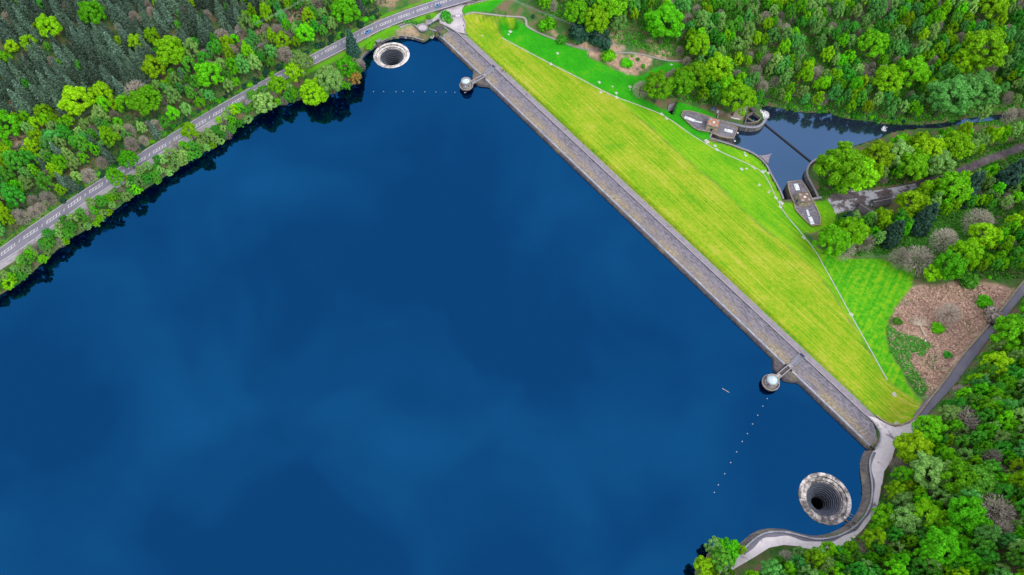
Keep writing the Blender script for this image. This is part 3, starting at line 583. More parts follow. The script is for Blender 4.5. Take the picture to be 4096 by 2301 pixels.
# water sheets
def poly_sheet(name, poly, z, mat, holes=(), parent=None):
    bm = bmesh.new(); es = []
    for ring in [poly] + list(holes):
        vs = [bm.verts.new((float(p[0]), float(p[1]), z)) for p in ring]
        es += [bm.edges.new((vs[i], vs[(i + 1) % len(vs)])) for i in range(len(vs))]
    bmesh.ops.triangle_fill(bm, edges=es, use_beauty=True)
    for f in bm.faces:
        if f.normal.z < 0: f.normal_flip()
    me = bpy.data.meshes.new(name); bm.to_mesh(me); bm.free(); me.materials.append(mat); o = bpy.data.objects.new(name, me); COL.objects.link(o)
    if parent: o.parent = parent
    return o
ringpts = lambda c, r, n=96: [(c[0] + r * math.cos(2 * math.pi * i / n), c[1] + r * math.sin(2 * math.pi * i / n)) for i in range(n)]
LAKEW = np.vstack([[(-900., 250.)], offset(SHORE_L, 3.5)[:1] + (-60, -40), offset(SHORE_L, 3.5)[:-1], offset(COVE, .1), [dam(-210, -1.3)], [dam(158, -1.3)], LOWFOOT[1:], offset(SHORE_R, 3)[1:], [(60., -300.), (-900., -300.)]])
struct(poly_sheet('reservoir_water', LAKEW, 0.0, M['water'], [ringpts(PLUG_U, 11.9), ringpts(PLUG_L, 11.9)]), 'deep blue still reservoir water')
POOLW = np.vstack([POOL[:-len(CURVE_A) - 2 - len(BANK_N) - len(BANK_R)], offset(BANK_R, -4), offset(BANK_N, -4), CURVE_A[::-1], POOL[-2:]])
struct(poly_sheet('pool_water', POOL, PWZ, M['pool']), 'grey blue still water of the stilling pool')

# roads and paths
def ribbon(name, A_, B_, z, mat, n=3):
    V, F = [], []
    for a, b_ in zip(A_, B_):
        for k in range(n + 1):
            t = k / n; V.append((a[0] * (1 - t) + b_[0] * t, a[1] * (1 - t) + b_[1] * t, (a[2] * (1 - t) + b_[2] * t) + z))
    for i in range(len(A_) - 1):
        for k in range(n): q = i * (n + 1) + k; F.append((q, q + 1, q + n + 2, q + n + 1))
    return normals_up(build(name, MB().add(V, F), mat))
def npar(P, n=160):
    P = smooth(P, 2); d = np.r_[0, np.cumsum(np.linalg.norm(np.diff(P[:, :2], axis=0), axis=1))]; t = np.linspace(0, d[-1], n); return np.stack([np.interp(t, d, P[:, i]) for i in range(3)], 1)
RU, RL, RM = npar(road_up), npar(road_lo), npar(road_mid)
# keep stations square to the road: project upper/lower edges from the middle line
def nearest(P, Q):
    out = []
    Pd = resample(P, .5)
    for q in Q: out.append(Pd[np.argmin(((Pd[:, :2] - q[:2]) ** 2).sum(1))])
    return np.array(out)
RUm, RLm = nearest(RU, RM), nearest(RL, RM)
struct(ribbon('road', RUm, RLm, 0.0, M['asphalt'], 6), 'main road with hatched centre markings along the reservoir')
rd = RM[:, :2]
def edge_line(name, P, inset, w, dash=None):
    mb = MB(); L = resample(P, .8)
    L[:, :2] = offset(L, inset); L[:, 2] += .012
    if dash is None: mb.sweep(L, [(-w / 2, 0), (w / 2, 0)])
    else:
        on, off = dash; i = 0; n_on, n_off = int(on / .8), int(off / .8)
        while i + n_on < len(L): mb.sweep(L[i:i + n_on + 1], [(-w / 2, 0), (w / 2, 0)]); i += n_on + n_off
    return normals_up(struct(build(name, mb, M['line']), 'white painted road marking'))
marks = [edge_line('edge_line', RUm, -.45, .22), edge_line('edge_line', RLm, .4, .25)]
mb = MB(); L = resample(RM, 1.0); L = L[:, :]; T_ = np.gradient(L[:, :2], axis=0); T_ /= np.linalg.norm(T_, axis=1)[:, None]; N_ = np.stack([-T_[:, 1], T_[:, 0]], 1)
for i in range(4, len(L) - 14, 14):
    for side in (-1, 1):
        seg = L[i:i + 9].copy(); seg[:, :2] += N_[i:i + 9] * side * .85; seg[:, 2] += .012; mb.sweep(seg, [(-.11, 0), (.11, 0)])
    for k in (0, 2, 4, 6, 8, 11):
        p = L[i + k]; a = p[:2] + N_[i + k] * .85 + T_[i + k] * .7; b_ = p[:2] - N_[i + k] * .85 - T_[i + k] * .7; d = (b_ - a) / np.linalg.norm(b_ - a); q = np.array([-d[1], d[0]]) * .14
        mb.add([(*(a + q), p[2] + .016), (*(a - q), p[2] + .016), (*(b_ - q), p[2] + .016), (*(b_ + q), p[2] + .016)], [(0, 1, 2, 3)])
normals_up(struct(build('hatch_marking', mb, M['line']), 'white ladder hatching down the middle of the road'))
lay_i = [i for i, p in enumerate(RM) if p[0] < -165]
A_ = RLm[lay_i].copy(); B_ = A_.copy(); B_[:, :2] = offset(RLm, -4.6)[lay_i]; A_[:, 2] += .004; A_[:, :2] = offset(RLm, -.1)[lay_i]
struct(ribbon('layby', A_, B_, 0.01, M['layby'], 3), 'pale worn footway beside the main road')
mb = MB(); Lk = RLm[lay_i].copy(); Lk[:, :2] = offset(RLm, -.15)[lay_i]; mb.sweep(Lk, [(.0, -.1), (.0, .1), (-.25, .1), (-.25, -.1)]); struct(build('kerb', mb, M['coping']), 'road kerb between carriageway and footway')
struct(poly_sheet('forecourt', FORE, FZ, M['fore']), 'pale forecourt and footpath at the end of the dam')
struct(poly_sheet('lakeside_road', LAKE_ROAD, 4.7, M['lakeroad']), 'pale concrete lane curving round the lower overflow')
gut = np.c_[resample(offset(LOWWALL, .3), 1.0), np.zeros(len(resample(offset(LOWWALL, .3), 1.0)))]; gut[:, 2] = 4.7
gw = .9 + 1.1 * sstep(45, 110, np.arange(len(gut))) + .35 * np.sin(np.arange(len(gut)) * .5); gB = gut.copy(); T_ = np.gradient(gut[:, :2], axis=0); T_ /= np.linalg.norm(T_, axis=1)[:, None]; gB[:, :2] += np.stack([-T_[:, 1], T_[:, 0]], 1) * gw[:, None]
struct(ribbon('gutter', gut, gB, .012, M['asphalt'], 2), 'dark damp gutter along the lakeside wall')
def line_ribbon(name, P, half, mat, label, up=.05):
    P = smooth(P, 1); A_, B_ = P.copy(), P.copy(); A_[:, :2] = offset(P, half); B_[:, :2] = offset(P, -half)
    return struct(ribbon(name, A_, B_, up, mat, 3), label)
line_ribbon('lane', smooth(acc[:-1], 2), 2.3, M['asphalt'], 'narrow tarmac lane beside the bracken clearing', .06)
line_ribbon('gravel_path', path, .75, M['gravel'], 'narrow gravel footpath above the lawn', .06)
line_ribbon('track', track, 2.6, M['track'], 'muddy dark track through the trees below the dam', .06)
struct(poly_sheet('yard', YARD[:, :2], yz + .02, M['yard']), 'wet patchy concrete yard beside the stone sheds')
rpath = resample(smooth(hitl(r2([(-60,540),(0,475),(150,400),(300,330),(400,270)]) + r3([])), 1), 3.0) if True else None
line_ribbon('woodland_track', rpath, 1.0, M['gravel'], 'pale woodland track behind the roadside trees', .3)
npath = resample(smooth(hitl(z4([(1640,165),(1720,60),(1800,20)]) + r4([(60,960),(300,960),(480,1000),(700,1020)])), 1), 3.0); 
line_ribbon('bank_path', npath, .8, M['track'], 'earth path along the pool bank', .25)

# ------------------------------------------------------------------ the dam
TOWER_S = (-156.0, 105.2); TN = -13.4
dam_t = thing('dam', 'long straight stone pitched dam between the reservoir and the grass slope', 'dam', (DC[0], DC[1], 0), DROT)
S = np.unique(np.r_[np.arange(-211, 160, 2.5), np.concatenate([np.arange(t - 14, t + 14, .8) for t in TOWER_S])])
def bulge(s): return max(5.0 * float(sstep(9.5, 2.6, abs(s - t))) for t in TOWER_S)
def strip(prof_fn, stations): 
    rows = [prof_fn(s) for s in stations]; m = len(rows[0]); V = [(s, n, z) for s, r in zip(stations, rows) for n, z in r]
    return MB().add(V, [(i * m + j, (i + 1) * m + j, (i + 1) * m + j + 1, i * m + j + 1) for i in range(len(stations) - 1) for j in range(m - 1)])
def outer(s): b_ = bulge(s); return [(-2.0 - b_, -5.5), (-1.7 - b_, -.2), (-1.15 - b_, 1.55), (-.75 - b_, 1.7), (-.2, 1.72)]
build('outer_wall', strip(outer, S), M['wall_dark'], dam_t)
ow2 = strip(lambda s: [(-1.45 - bulge(s), .5), (-1.38 - bulge(s), .95)], S)
def kerb_prof(q): return [(-.22, 1.6), (-.22, 1.95), (.74, 1.97), (.74, 1.6)]
kst = list(np.arange(-210, 157.1, 1.5)); kb = MB()
for i0, i1 in ((-210, TOWER_S[0] - 2.4), (TOWER_S[0] + 2.4, TOWER_S[1] - 2.4), (TOWER_S[1] + 2.4, 157)):
    k_ = strip(kerb_prof, [i0] + [q for q in kst if i0 < q < i1] + [i1]); kb.add(k_.v, k_.f)
build('coping', kb, M['slab'], dam_t)
pst = [s for s in S if s < 149] + [150, 151.5, 153, 154.5, 156, 157, 158, 159, 160]
def pit_prof(s):
    e_ = 1.0
    top = 9.0
    if s < -196: top = 9.0 - (-196 - s) * .24
    if s > 149: top = 9.0 - (s - 149) ** 1.7 * .16
    return [(.70, 1.68)] + [(.70 + (top - .70) * k / 6, 1.68 + (CREST - 1.68) * k / 6) for k in range(1, 7)]
build('pitched_slope', strip(pit_prof, pst), M['pitch'], dam_t)
line = [(-212, 5.0), (-206, 7.3), (-200, 8.8), (-195, 9.2)] + [(x, 9.2) for x in range(-190, 146, 5)] + [(148, 9.4), (151, 9.2), (153, 8.6), (155.2, 7.7), (156.8, 6.2), (158.2, 3.8), (158.9, 1.2), (159.2, -1.0)]
build('parapet', MB().sweep([(a, b_, CREST) for a, b_ in line], [(-.3, -.9), (-.3, .62), (.18, .62), (.18, -.4)]), M['wall_dark'], dam_t)
build('parapet_coping', MB().sweep([(a, b_, CREST) for a, b_ in line], [(-.36, .60), (-.36, .74), (.24, .74), (.24, .60)]), M['coping'], dam_t)
build('crest_path', strip(lambda s: [(9.35, CREST + .06), (10.9, CREST + .09), (12.45, CREST + .06)], [-198, -190] + list(range(-180, 150, 10)) + [149.5]), M['path'], dam_t)
build('path_kerb', strip(lambda s: [(12.35, CREST + .02), (12.35, CREST + .14), (12.6, CREST + .14), (12.6, CREST - .3)], [-196] + list(range(-190, 150, 10))), M['coping'], dam_t)
# curved end courses
for r_ in (0, 1.3, 2.6):
    ln = [(150.5 + r_ * .8 + .0 * k, 1.6) for k in range(0)]
crs = MB()
for k in range(4):
    q = [(149 + 1.7 * k + 1.2 * math.sin(t * math.pi / 10), 1.2 + (7.0 - 1.0 * k) * t / 10, 1.75 + (7.0 - k) * t / 10 * .35) for t in range(11)]
    crs.sweep(q, [(-.18, -.25), (-.18, .22), (.18, .22), (.18, -.25)])
build('curved_step', crs, M['coping'], dam_t)
# fence along the crest
fz = CREST - .15
fence_t = thing('post_and_wire_fence', 'dark post and wire fence between the crest path and the grass slope', 'fence', (DC[0], DC[1], 0), DROT)
post = MB().tube((0, 0, -.3), (0, 0, 1.15), .09, .08, 6).tube((0, 0, 1.15), (0, 0, 1.2), .10, .05, 6)
p0 = None
for k in range(97):
    sx = -189 + k * 3.47
    if p0 is None: p0 = build('post', post, M['wood'], fence_t, (sx, 13.5, fz))
    else: o = p0.copy(); COL.objects.link(o); o.parent = fence_t; o.location = (sx, 13.5, fz)
for h in (.4, .75, 1.1): build('wire', MB().tube((-189, 13.5, fz + h), (-189 + 96 * 3.47, 13.5, fz + h), .025, n=4), M['darkmetal'], fence_t)

# draw-off towers
def tower(i):
    t = thing('valve_tower', ['small octagonal stone valve tower with glass roof beside the upper overflow', 'octagonal stone valve tower with turquoise glass roof near the lower overflow'][i], 'tower', (*dam(TOWER_S[i], TN), 0), DROT, 'valve towers along the dam')
    build('base', MB().lathe([(2.6, -6), (2.7, .2), (3.1, .9), (4.2, 1.35), (4.25, 1.6)], 40), M['wall'], t, smooth_=False)
    build('balcony', MB().lathe([(3.0, 1.5), (4.25, 1.55), (4.3, 2.55), (4.45, 2.6), (4.45, 2.75), (4.0, 2.75), (4.0, 1.62), (2.6, 1.60)], 48), M['tower'], t)
    V = [((4.56 if k % 2 else 4.38) * math.cos(2 * math.pi * (k // 2 * 2 + (k % 2) * 1.0) / 80), (4.56 if k % 2 else 4.38) * math.sin(2 * math.pi * (k // 2 * 2 + (k % 2) * 1.0) / 80), zz) for k in range(80) for zz in (1.7, 2.25)]
    build('corbel_ring', MB().add(V, [(2 * k, (2 * k + 2) % 160, (2 * k + 3) % 160, 2 * k + 1) for k in range(80)]), M['wall_dark'], t)
    o8 = math.pi / 8
    build('wall', MB().lathe([(3.15, 1.55), (3.15, 2.3), (2.95, 2.35), (2.95, 5.5), (3.2, 5.7), (3.25, 6.1)], 8, o8), M['tower'], t)
    build('roof_parapet', MB().lathe([(3.25, 6.05), (3.3, 6.55), (2.75, 6.55), (2.75, 5.9), (2.6, 5.88)], 8, o8), M['tower'], t)
    gr_ = MB().lathe([(2.62, 5.9), (2.3, 6.05), (.45, 7.0)], 24)
    r_ = build('roof', gr_, M['glassroof'], t)
    ribs = MB()
    for k in range(24): a = 2 * math.pi * k / 24; ribs.tube((2.55 * math.cos(a), 2.55 * math.sin(a), 5.98), (.4 * math.cos(a), .4 * math.sin(a), 7.03), .055, n=4)
    build('glazing_bar', ribs, M['panel'], r_)
    build('finial', MB().lathe([(.55, 6.95), (.5, 7.15), (.3, 7.3), (.02, 7.38)], 16, cap=True), M['white'], r_)
    for k in range(8):
        a = 2 * math.pi * k / 8
        if k == 2: continue
        f = MB().box((2.74 * math.cos(a), 2.74 * math.sin(a), 3.2), (.2, .95, 1.5), a); w_ = build('window', f, M['coping'], t)
        build('pane', MB().box((2.77 * math.cos(a), 2.77 * math.sin(a), 3.3), (.2, .7, 1.3), a), M['glassroof'] if k % 2 else M['glass'], w_)
    a = math.pi / 2; build('door', MB().box((0, 2.76, 1.65), (1.0, .16, 2.1)), M['bluemetal'], t)
    # bridge from the balcony to the dam
    br = MB().box((0, 8.6, 1.35), (2.3, 9.8, .3)).box((0, 8.6, .9), (1.9, 9.6, .45)); b_ = build('bridge', br, M['tower'], t)
    build('deck', MB().box((.1, 6.4, 1.652), (1.5, 2.6, .03)), M['paleblock'] if i else M['coping'], b_)
    for s_ in (-1, 1): build('bridge_parapet', MB().box((s_ * 1.05, 8.9, 1.65), (.34, 10.4, .95)).box((s_ * 1.05, 8.9, 2.6), (.46, 10.5, .12)), M['coping'], b_)
    rl = MB()
    for s_ in (-1, 1):
        for k in range(3): rl.tube((s_ * 1.3, 13.9 + k * 1.1, 1.7), (s_ * 1.3, 13.9 + k * 1.1, 2.95), .06, n=5)
        for h in (2.4, 2.9): rl.tube((s_ * 1.3, 13.9, h), (s_ * 1.3, 16.2, h), .045, n=4)
    build('railing', rl, M['darkmetal'], t)
    return t
for i in (0, 1): tower(i)
def stairs(i):
    t = thing('access_stairs', ['dark metal railed stairs down the pitched stone opposite the smaller upper tower', 'dark metal railed stairs down the pitched stone opposite the turquoise roofed tower'][i], 'stairs', (*dam(TOWER_S[i], 0), 0), DROT, 'railed stairs on the dam face')
    f = lambda n: 1.68 + (n - .7) * (CREST - 1.68) / 8.3
    tr = MB()
    for k in range(14): n = 3.1 + k * .42; tr.box((0, n, f(n) + .05), (2.7, .22, .18))
    build('tread', tr, M['rail'], t)
    build('landing', MB().box((0, 1.7, f(2.2) - .3), (2.9, 2.4, .5)), M['coping'], t)
    for s_ in (-1, 1):
        build('stringer', MB().add([(s_ * 1.4 - .09, 2.9, f(2.9)), (s_ * 1.4 + .09, 2.9, f(2.9)), (s_ * 1.4 + .09, 9, f(9)), (s_ * 1.4 - .09, 9, f(9)), (s_ * 1.4 - .09, 2.9, f(2.9) + .4), (s_ * 1.4 + .09, 2.9, f(2.9) + .4), (s_ * 1.4 + .09, 9, f(9) + .4), (s_ * 1.4 - .09, 9, f(9) + .4)], [(4, 5, 6, 7), (0, 1, 5, 4), (1, 2, 6, 5), (2, 3, 7, 6), (3, 0, 4, 7)]), M['coping'], t)
        rl = MB()
        for k in range(5): n = 3 + k * 1.48; rl.tube((s_ * 1.4, n, f(n) + .3), (s_ * 1.4, n, f(n) + 1.45), .06, n=5)
        for h in (.9, 1.42): rl.tube((s_ * 1.4, 3, f(3) + h), (s_ * 1.4, 8.95, f(8.95) + h), .05, n=5)
        build('handrail', rl, M['rail'], t)
    build('gate', MB().box((0, 9.1, CREST), (2.7, .5, 1.25)), M['bluemetal'], t)
for i in (0, 1): stairs(i)

# bellmouth overflows
PROF = [(12.05, -1.5), (12.1, -.05), (12.2, .18), (12.1, .34), (11.6, .40), (10.5, .30), (10.35, .22), (10.28, -.5), (8.8, -.66), (8.7, -1.25), (8.1, -1.3)]
r_, z_ = 8.1, -1.3
rad = [7.4, 6.7, 6.05, 5.4, 4.8, 4.25, 3.75, 3.3, 3.0]
for k, q in enumerate(rad):
    z_ -= .5 + .11 * k; PROF.append((r_ - .03, z_)); PROF.append((q, z_ - .03)); r_ = q
for i, (c, lab) in enumerate(((PLUG_U, 'smaller looking round bellmouth overflow with pale stone rim in the far cove'), (PLUG_L, 'large round bellmouth overflow with mottled stone rim at the near shore'))):
    t = thing('bellmouth_overflow', lab, 'overflow', (c[0], c[1], 0), 0, 'stepped bellmouth overflows in the reservoir')
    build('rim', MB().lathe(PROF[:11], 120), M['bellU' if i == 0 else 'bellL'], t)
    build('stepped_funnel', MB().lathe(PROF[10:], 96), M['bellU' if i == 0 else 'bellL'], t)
    build('shaft', MB().lathe([(r_, z_), (r_ - .1, z_ - .5), (2.7, -23.5), (.01, -23.6)], 48), M['shaft'], t)
    d = (np.array(hit(*( (1517, 180) if i == 0 else (3420, 2098)))[:2]) - c); a = math.atan2(d[1], d[0])
    br = MB(); L_ = np.linalg.norm(d)
    br.box(((12.1 + L_) / 2 * math.cos(a), (12.1 + L_) / 2 * math.sin(a), .35), (max(L_ - 10.9, 1.5), .7, .25), a)
    build('access_plank', br, M['wall'] if i == 0 else M['wood'], t)
    if i == 1:
        build('mooring_block', MB().box((11.4 * math.cos(a + .03), 11.4 * math.sin(a + .03), .38), (.9, .8, .35), a), M['white'], t)
        tim = MB()
        for k, (da, l, w) in enumerate(((.16, 5, .3), (-.12, 5.5, 1.6), (.3, 3.2, .1))):
            p = np.array([11.6 * math.cos(a + da), 11.6 * math.sin(a + da), .62]); q = p + (l * math.cos(a + da + w), l * math.sin(a + da + w), -.35); tim.tube(p, q, .12, .07, 5)
        build('driftwood', tim, M['deadwood'], t)

# cove wall, lower retaining wall
t = thing('cove_wall', 'low curved dark stone wall round the upper overflow cove', 'wall')
build('wall_face', MB().sweep(resample(smooth(COVE, 2), 1.2), [(-.7, -5), (-.5, 0), (-.25, 1.6), (.35, 1.7), (.45, .3)]), M['wall_dark'], t)
build('wall_coping', MB().sweep(resample(smooth(COVE, 2), 1.2), [(-.35, 1.62), (-.35, 1.82), (.42, 1.82), (.42, 1.6)]), M['coping'], t)
t = thing('retaining_wall', 'long curving stone retaining wall with pale coping beside the lakeside lane', 'wall')
LW = resample(LOWWALL, 1.0)
build('wall_face', MB().sweep(LW, [(-3.2, -5.5), (-2.5, 0), (-1.0, 3.7), (-.35, 3.75), (-.35, 4.0)]), M['wall'], t)
build('parapet', MB().sweep(LW, [(-.36, 3.6), (-.34, 5.3), (.2, 5.3), (.2, 4.5)]), M['wall_dark'], t)
build('coping', MB().sweep(LW, [(-.42, 5.28), (-.42, 5.45), (.28, 5.45), (.28, 5.28)]), M['slab'], t)
bc = at(3417, 2101, 5.3)
build('bastion', MB().lathe([(2.6, -5), (2.2, 0), (1.9, 4.7), (1.9, 5.3), (1.45, 5.3), (1.45, 4.72), (.01, 4.72)], 32), M['wall'], t, (bc[0], bc[1], 0))
# platform on the cove wall for reaching the upper overflow
p = at(1511, 160, 4.6); t = thing('viewing_platform', 'small rounded stone platform on the cove wall behind the upper overflow', 'platform', (p[0], p[1], 0))
build('pier', MB().lathe([(2.2, -4), (1.9, 3.2), (1.95, 4.2)], 24), M['wall_dark'], t); build('deck', MB().lathe([(1.95, 4.2), (2.0, 5.0), (1.6, 5.0), (1.6, 4.4), (.01, 4.4)], 24), M['coping'], t)
# ------------------------------------------------------------------ stilling pool works
def wall_line(name, label, P, top_off, w=.8, h=5, cat='wall', mat='wall', cop='coping', rail=False, closed=False, ztop=None):
    P = resample(smooth(P, 2) if len(P) > 3 else P, 1.0); t = thing(name, label, cat)
    L = np.c_[P[:, :2], np.full(len(P), ztop) if ztop is not None else P[:, 2]]
    build('wall_face', MB().sweep(L, [(-w / 2, -h), (-w / 2, 0), (w / 2, 0), (w / 2, -h)], closed), M[mat], t)
    build('coping', MB().sweep(L, [(-w / 2 - .08, -.05), (-w / 2 - .08, .14), (w / 2 + .08, .14), (w / 2 + .08, -.05)], closed), M[cop], t)
    if rail:
        r = MB()
        for k in range(0, len(L), 2): p = L[k]; r.tube((p[0], p[1], p[2] + .1), (p[0], p[1], p[2] + 1.2), .045, n=5)
        for hh in (.65, 1.15):
            for a, b_ in zip(L[:-1], L[1:]): r.tube((a[0], a[1], a[2] + hh), (b_[0], b_[1], b_[2] + hh), .04, n=4)
        build('railing', r, M[rail], t)
    return t
pz = gz(*offset(POOLWALL_T, -2.5).T) + .45
wall_line('pool_wall', 'curved concrete wall between the lawn and the still pool', np.c_[POOLWALL_T, np.clip(pz, -34.6, -31.5)], 0, .8, 6, rail='rail')
wall_line('pool_wall', 'curving stone wall with blue railing ending at the white outfall foam', CURVE_A, 0, 1.5, 7, rail='bluepipe', ztop=-33.2)
wall_line('pool_wall', 'curving stone wall under the trees on the far side of the lower valve house', CURVE_B, 0, 1.1, 7, rail='rail', ztop=-33.0)
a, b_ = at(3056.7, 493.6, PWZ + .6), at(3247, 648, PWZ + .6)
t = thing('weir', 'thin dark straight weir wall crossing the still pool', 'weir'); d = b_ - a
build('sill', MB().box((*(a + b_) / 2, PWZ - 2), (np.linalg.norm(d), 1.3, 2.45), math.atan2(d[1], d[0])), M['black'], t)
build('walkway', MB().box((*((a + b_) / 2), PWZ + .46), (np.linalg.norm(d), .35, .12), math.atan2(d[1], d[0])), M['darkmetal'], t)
ap = pxz(z4([(1900,1110),(1960,1120),(2030,1113),(2090,1100),(2155,1080),(2120,1140),(2098,1200),(2094,1275),(2060,1255),(1990,1180)]), PWZ + .5)[:, :2]
t = tag(normals_up(build('apron', MB().prism(ap, -41, PWZ + .5), M['path'])), 'flat triangular stone apron with curved sides beside the pool wall', 'apron')
def rectfit(px, z):
    TL, TR, BR, BL = [at(*p, z) for p in px]; u = (TR - TL + BR - BL) / 2; v = (BL - TL + BR - TR) / 2
    return (TL + TR + BR + BL) / 4, math.atan2(u[1], u[0]), np.linalg.norm(u), np.linalg.norm(v)
def platform(name, label, P, z, h=9):
    t = thing(name, label, 'platform', (0, 0, 0))
    build('deck', MB().prism(P, z - .3, z), M['pitch'], t)
    build('side_wall', MB().sweep(P, [(0, -h), (0, 0)], True) if False else MB().sweep(np.c_[P, np.full(len(P), z)], [(.02, -h), (.02, .0)], True), M['wall_dark'], t)
    build('kerb', MB().sweep(np.c_[P, np.full(len(P), z)], [(-.3, -.1), (-.3, .45), (.22, .45), (.22, -.1)], True), M['sand'], t)
    return t
platform('stone_platform', 'boat shaped stone platform carrying the terracotta roofed valve house', PLAT_A, -31)
platform('stone_platform', 'boat shaped stone platform carrying the brown roofed valve house', PLAT_B, -30.5)
def vhouse(label, corners, zb, deck, doorside, hgt=4.3):
    c, ang, L, W = rectfit(corners, zb + hgt); t = thing('valve_house', label, 'building', (c[0], c[1], zb), ang)
    L2, W2 = L / 2, W / 2
    build('wall', MB().box((0, 0, -.05), (L + .25, W + .25, .7)).box((0, 0, .65), (L - .1, W - .1, hgt - .95)), M['sand'], t)
    build('roof_deck', MB().box((0, 0, hgt - .3), (L - .5, W - .5, .12)), M[deck], t)
    par = MB()
    for s_ in (-1, 1): par.box((0, s_ * (W2 - .2), hgt - .42), (L + .1, .42, .55)); par.box((s_ * (L2 - .17), 0, hgt - .425), (.42, W - .82, .55))
    build('roof_parapet', par, M['wall'], t)
    for sx in (-1, 1):
        for sy in (-1, 1): build('roof_hatch', MB().box((sx * L * .27, sy * W * .27, hgt - .18), (1.55, 1.35, .35)), M['hatch'], t)
    build('skylight', MB().box((0, 0, hgt - .18), (1.7, 1.3, .6), 0, .8), M['panel'], t)
    for fx_, fy_, rot in ((-.3, -1, 0), (.3, -1, 0), (-.3, 1, 0), (.3, 1, 0)):
        y = fy_ * (W2 - .03); f = build('window', MB().box((fx_ * L, y, 1.5), (.95, .16, 1.3)), M['white'], t)
        build('pane', MB().box((fx_ * L, y + fy_ * .03, 1.65), (.6, .16, 1.0)), M['glass'], f)
    for fx_, fy_ in ((-1, -.28), (-1, .28), (1, -.28), (1, .28)):
        x = fx_ * (L2 - .03); f = build('window', MB().box((x, fy_ * W, 1.5), (.16, .95, 1.3)), M['white'], t)
        build('pane', MB().box((x + fx_ * .03, fy_ * W, 1.65), (.16, .6, 1.0)), M['glass'], f)
    if doorside == 'front': build('door', MB().box((0, -W2 - .1, 0), (1.3, .14, 2.4)), M['bluemetal'], t)
    else: build('door', MB().box((-L2 - .1, 0, 0), (.14, 1.3, 2.4)), M['bluemetal'], t)
    return t
# corner order TL, TR, BR, BL; front is the side nearest the dam
vhouse('small stone valve house with terracotta roof deck and grey hatches', z4([(955,368),(1178,432),(1135,592),(890,537)]), -31, 'terra', 'front')
vhouse('small stone valve house with brown roof deck and grey hatches', z5([(1000,727),(1230,706),(1303,898),(1078,925)]), -30.5, 'brown_deck', 'side')
def panel(px1, px2, w, z, label, ridge=True):
    a, b_ = at(*px1, z), at(*px2, z); d = b_ - a; L = np.linalg.norm(d); c = (a + b_) / 2
    t = thing('roof_light', label, 'roof light', (c[0], c[1], z), math.atan2(d[1], d[0]), 'pale roof lights on the stone platforms')
    build('frame', MB().box((0, 0, 0), (L, w, .3)), M['coping'], t); build('panel', MB().box((0, 0, .3), (L - .1, w - .12, .1)), M['panel'], t)
    br = MB()
    for k in range(1, 5): br.box((-L / 2 + L * k / 5, 0, .4), (.07, w - .1, .05))
    build('glazing_bar', br, M['hatch'], t)
    if ridge: build('raised_cover', MB().box((L * .02, 0, .42), (L * .36, w * .72, .5), 0, .85), M['white'], t)
zz = -30.9
panel(*z4([(470,385),(668,458)]), 2.5, zz, 'pale roof light with raised cover near the tip of the upper stone platform'); panel(*z4([(672,466),(810,492)]), 1.3, zz, 'narrow pale roof light beside the terracotta valve house', False)
panel(*z4([(1240,632),(1400,668)]), 2.6, zz, 'wide pale roof light near the pool end of the upper platform')
zz = -30.4
panel(*z5([(975,563),(1020,690)]), 3.0, zz, 'wide pale roof light near the pool end of the lower platform'); panel(*z5([(1190,1065),(1232,1185)]), 1.5, zz, 'narrow pale roof light beside the brown roofed valve house', False)
panel(*z5([(1245,1200),(1305,1345)]), 2.6, zz, 'pale roof light with raised cover near the tip of the lower platform')
# side ledge and walls of the channels
led = pxz(z4([(1015,705),(1150,760),(1300,792),(1420,800),(1400,868),(1300,862),(1150,838),(1000,790)]), -34.5)[:, :2]
t = thing('channel_ledge', 'stepped stone ledge above the water beside the upper stone platform', 'ledge'); build('ledge', MB().prism(led, -41, -34.5), M['wall'], t)
wl_ = MB()
for k in range(5): f = k / 4; a = led[0] * (1 - f) + led[3] * f; b_ = led[7] * (1 - f) + led[4] * f; wl_.tube((*a, -34.45), (*b_, -34.45), .14, n=4)
build('joint', wl_, M['wall_dark'], t)
wall_line('channel_wall', 'short stone wall closing the water channel beside the terracotta valve house', pxz(z4([(955,820),(975,750),(1000,690)]), -31.2), 0, .8, 8)
wall_line('channel_wall', 'straight stone wall joining the pool wall to the brown roofed valve house', pxz(z5([(722,885),(820,882),(940,872)]), -31.5), 0, 1.1, 8)
wall_line('channel_wall', 'straight stone wall from the brown roofed valve house to the yard', pxz(z5([(1290,850),(1400,832),(1480,818)]), -31.6), 0, 1.3, 8)
wall_line('channel_wall', 'short stone wall behind the terracotta valve house', pxz(z4([(1130,310),(1110,400)]), -31.2), 0, .6, 8)
for lab, px in (('pale mooring post at the end of the upper stone platform', (1495,692)), ('pale mooring post at the end of the stepped ledge', (1442,850))):
    p = at(*z4([px])[0], -35); t = thing('mooring_post', lab, 'post', (*p, -41), 0, 'mooring posts in the pool'); build('pile', MB().lathe([(.45, 0), (.45, 6.2)], 10, cap=True), M['wall'], t); build('cap', MB().lathe([(.6, 6.2), (.6, 6.6), (.3, 6.8)], 10, cap=True), M['white'], t)
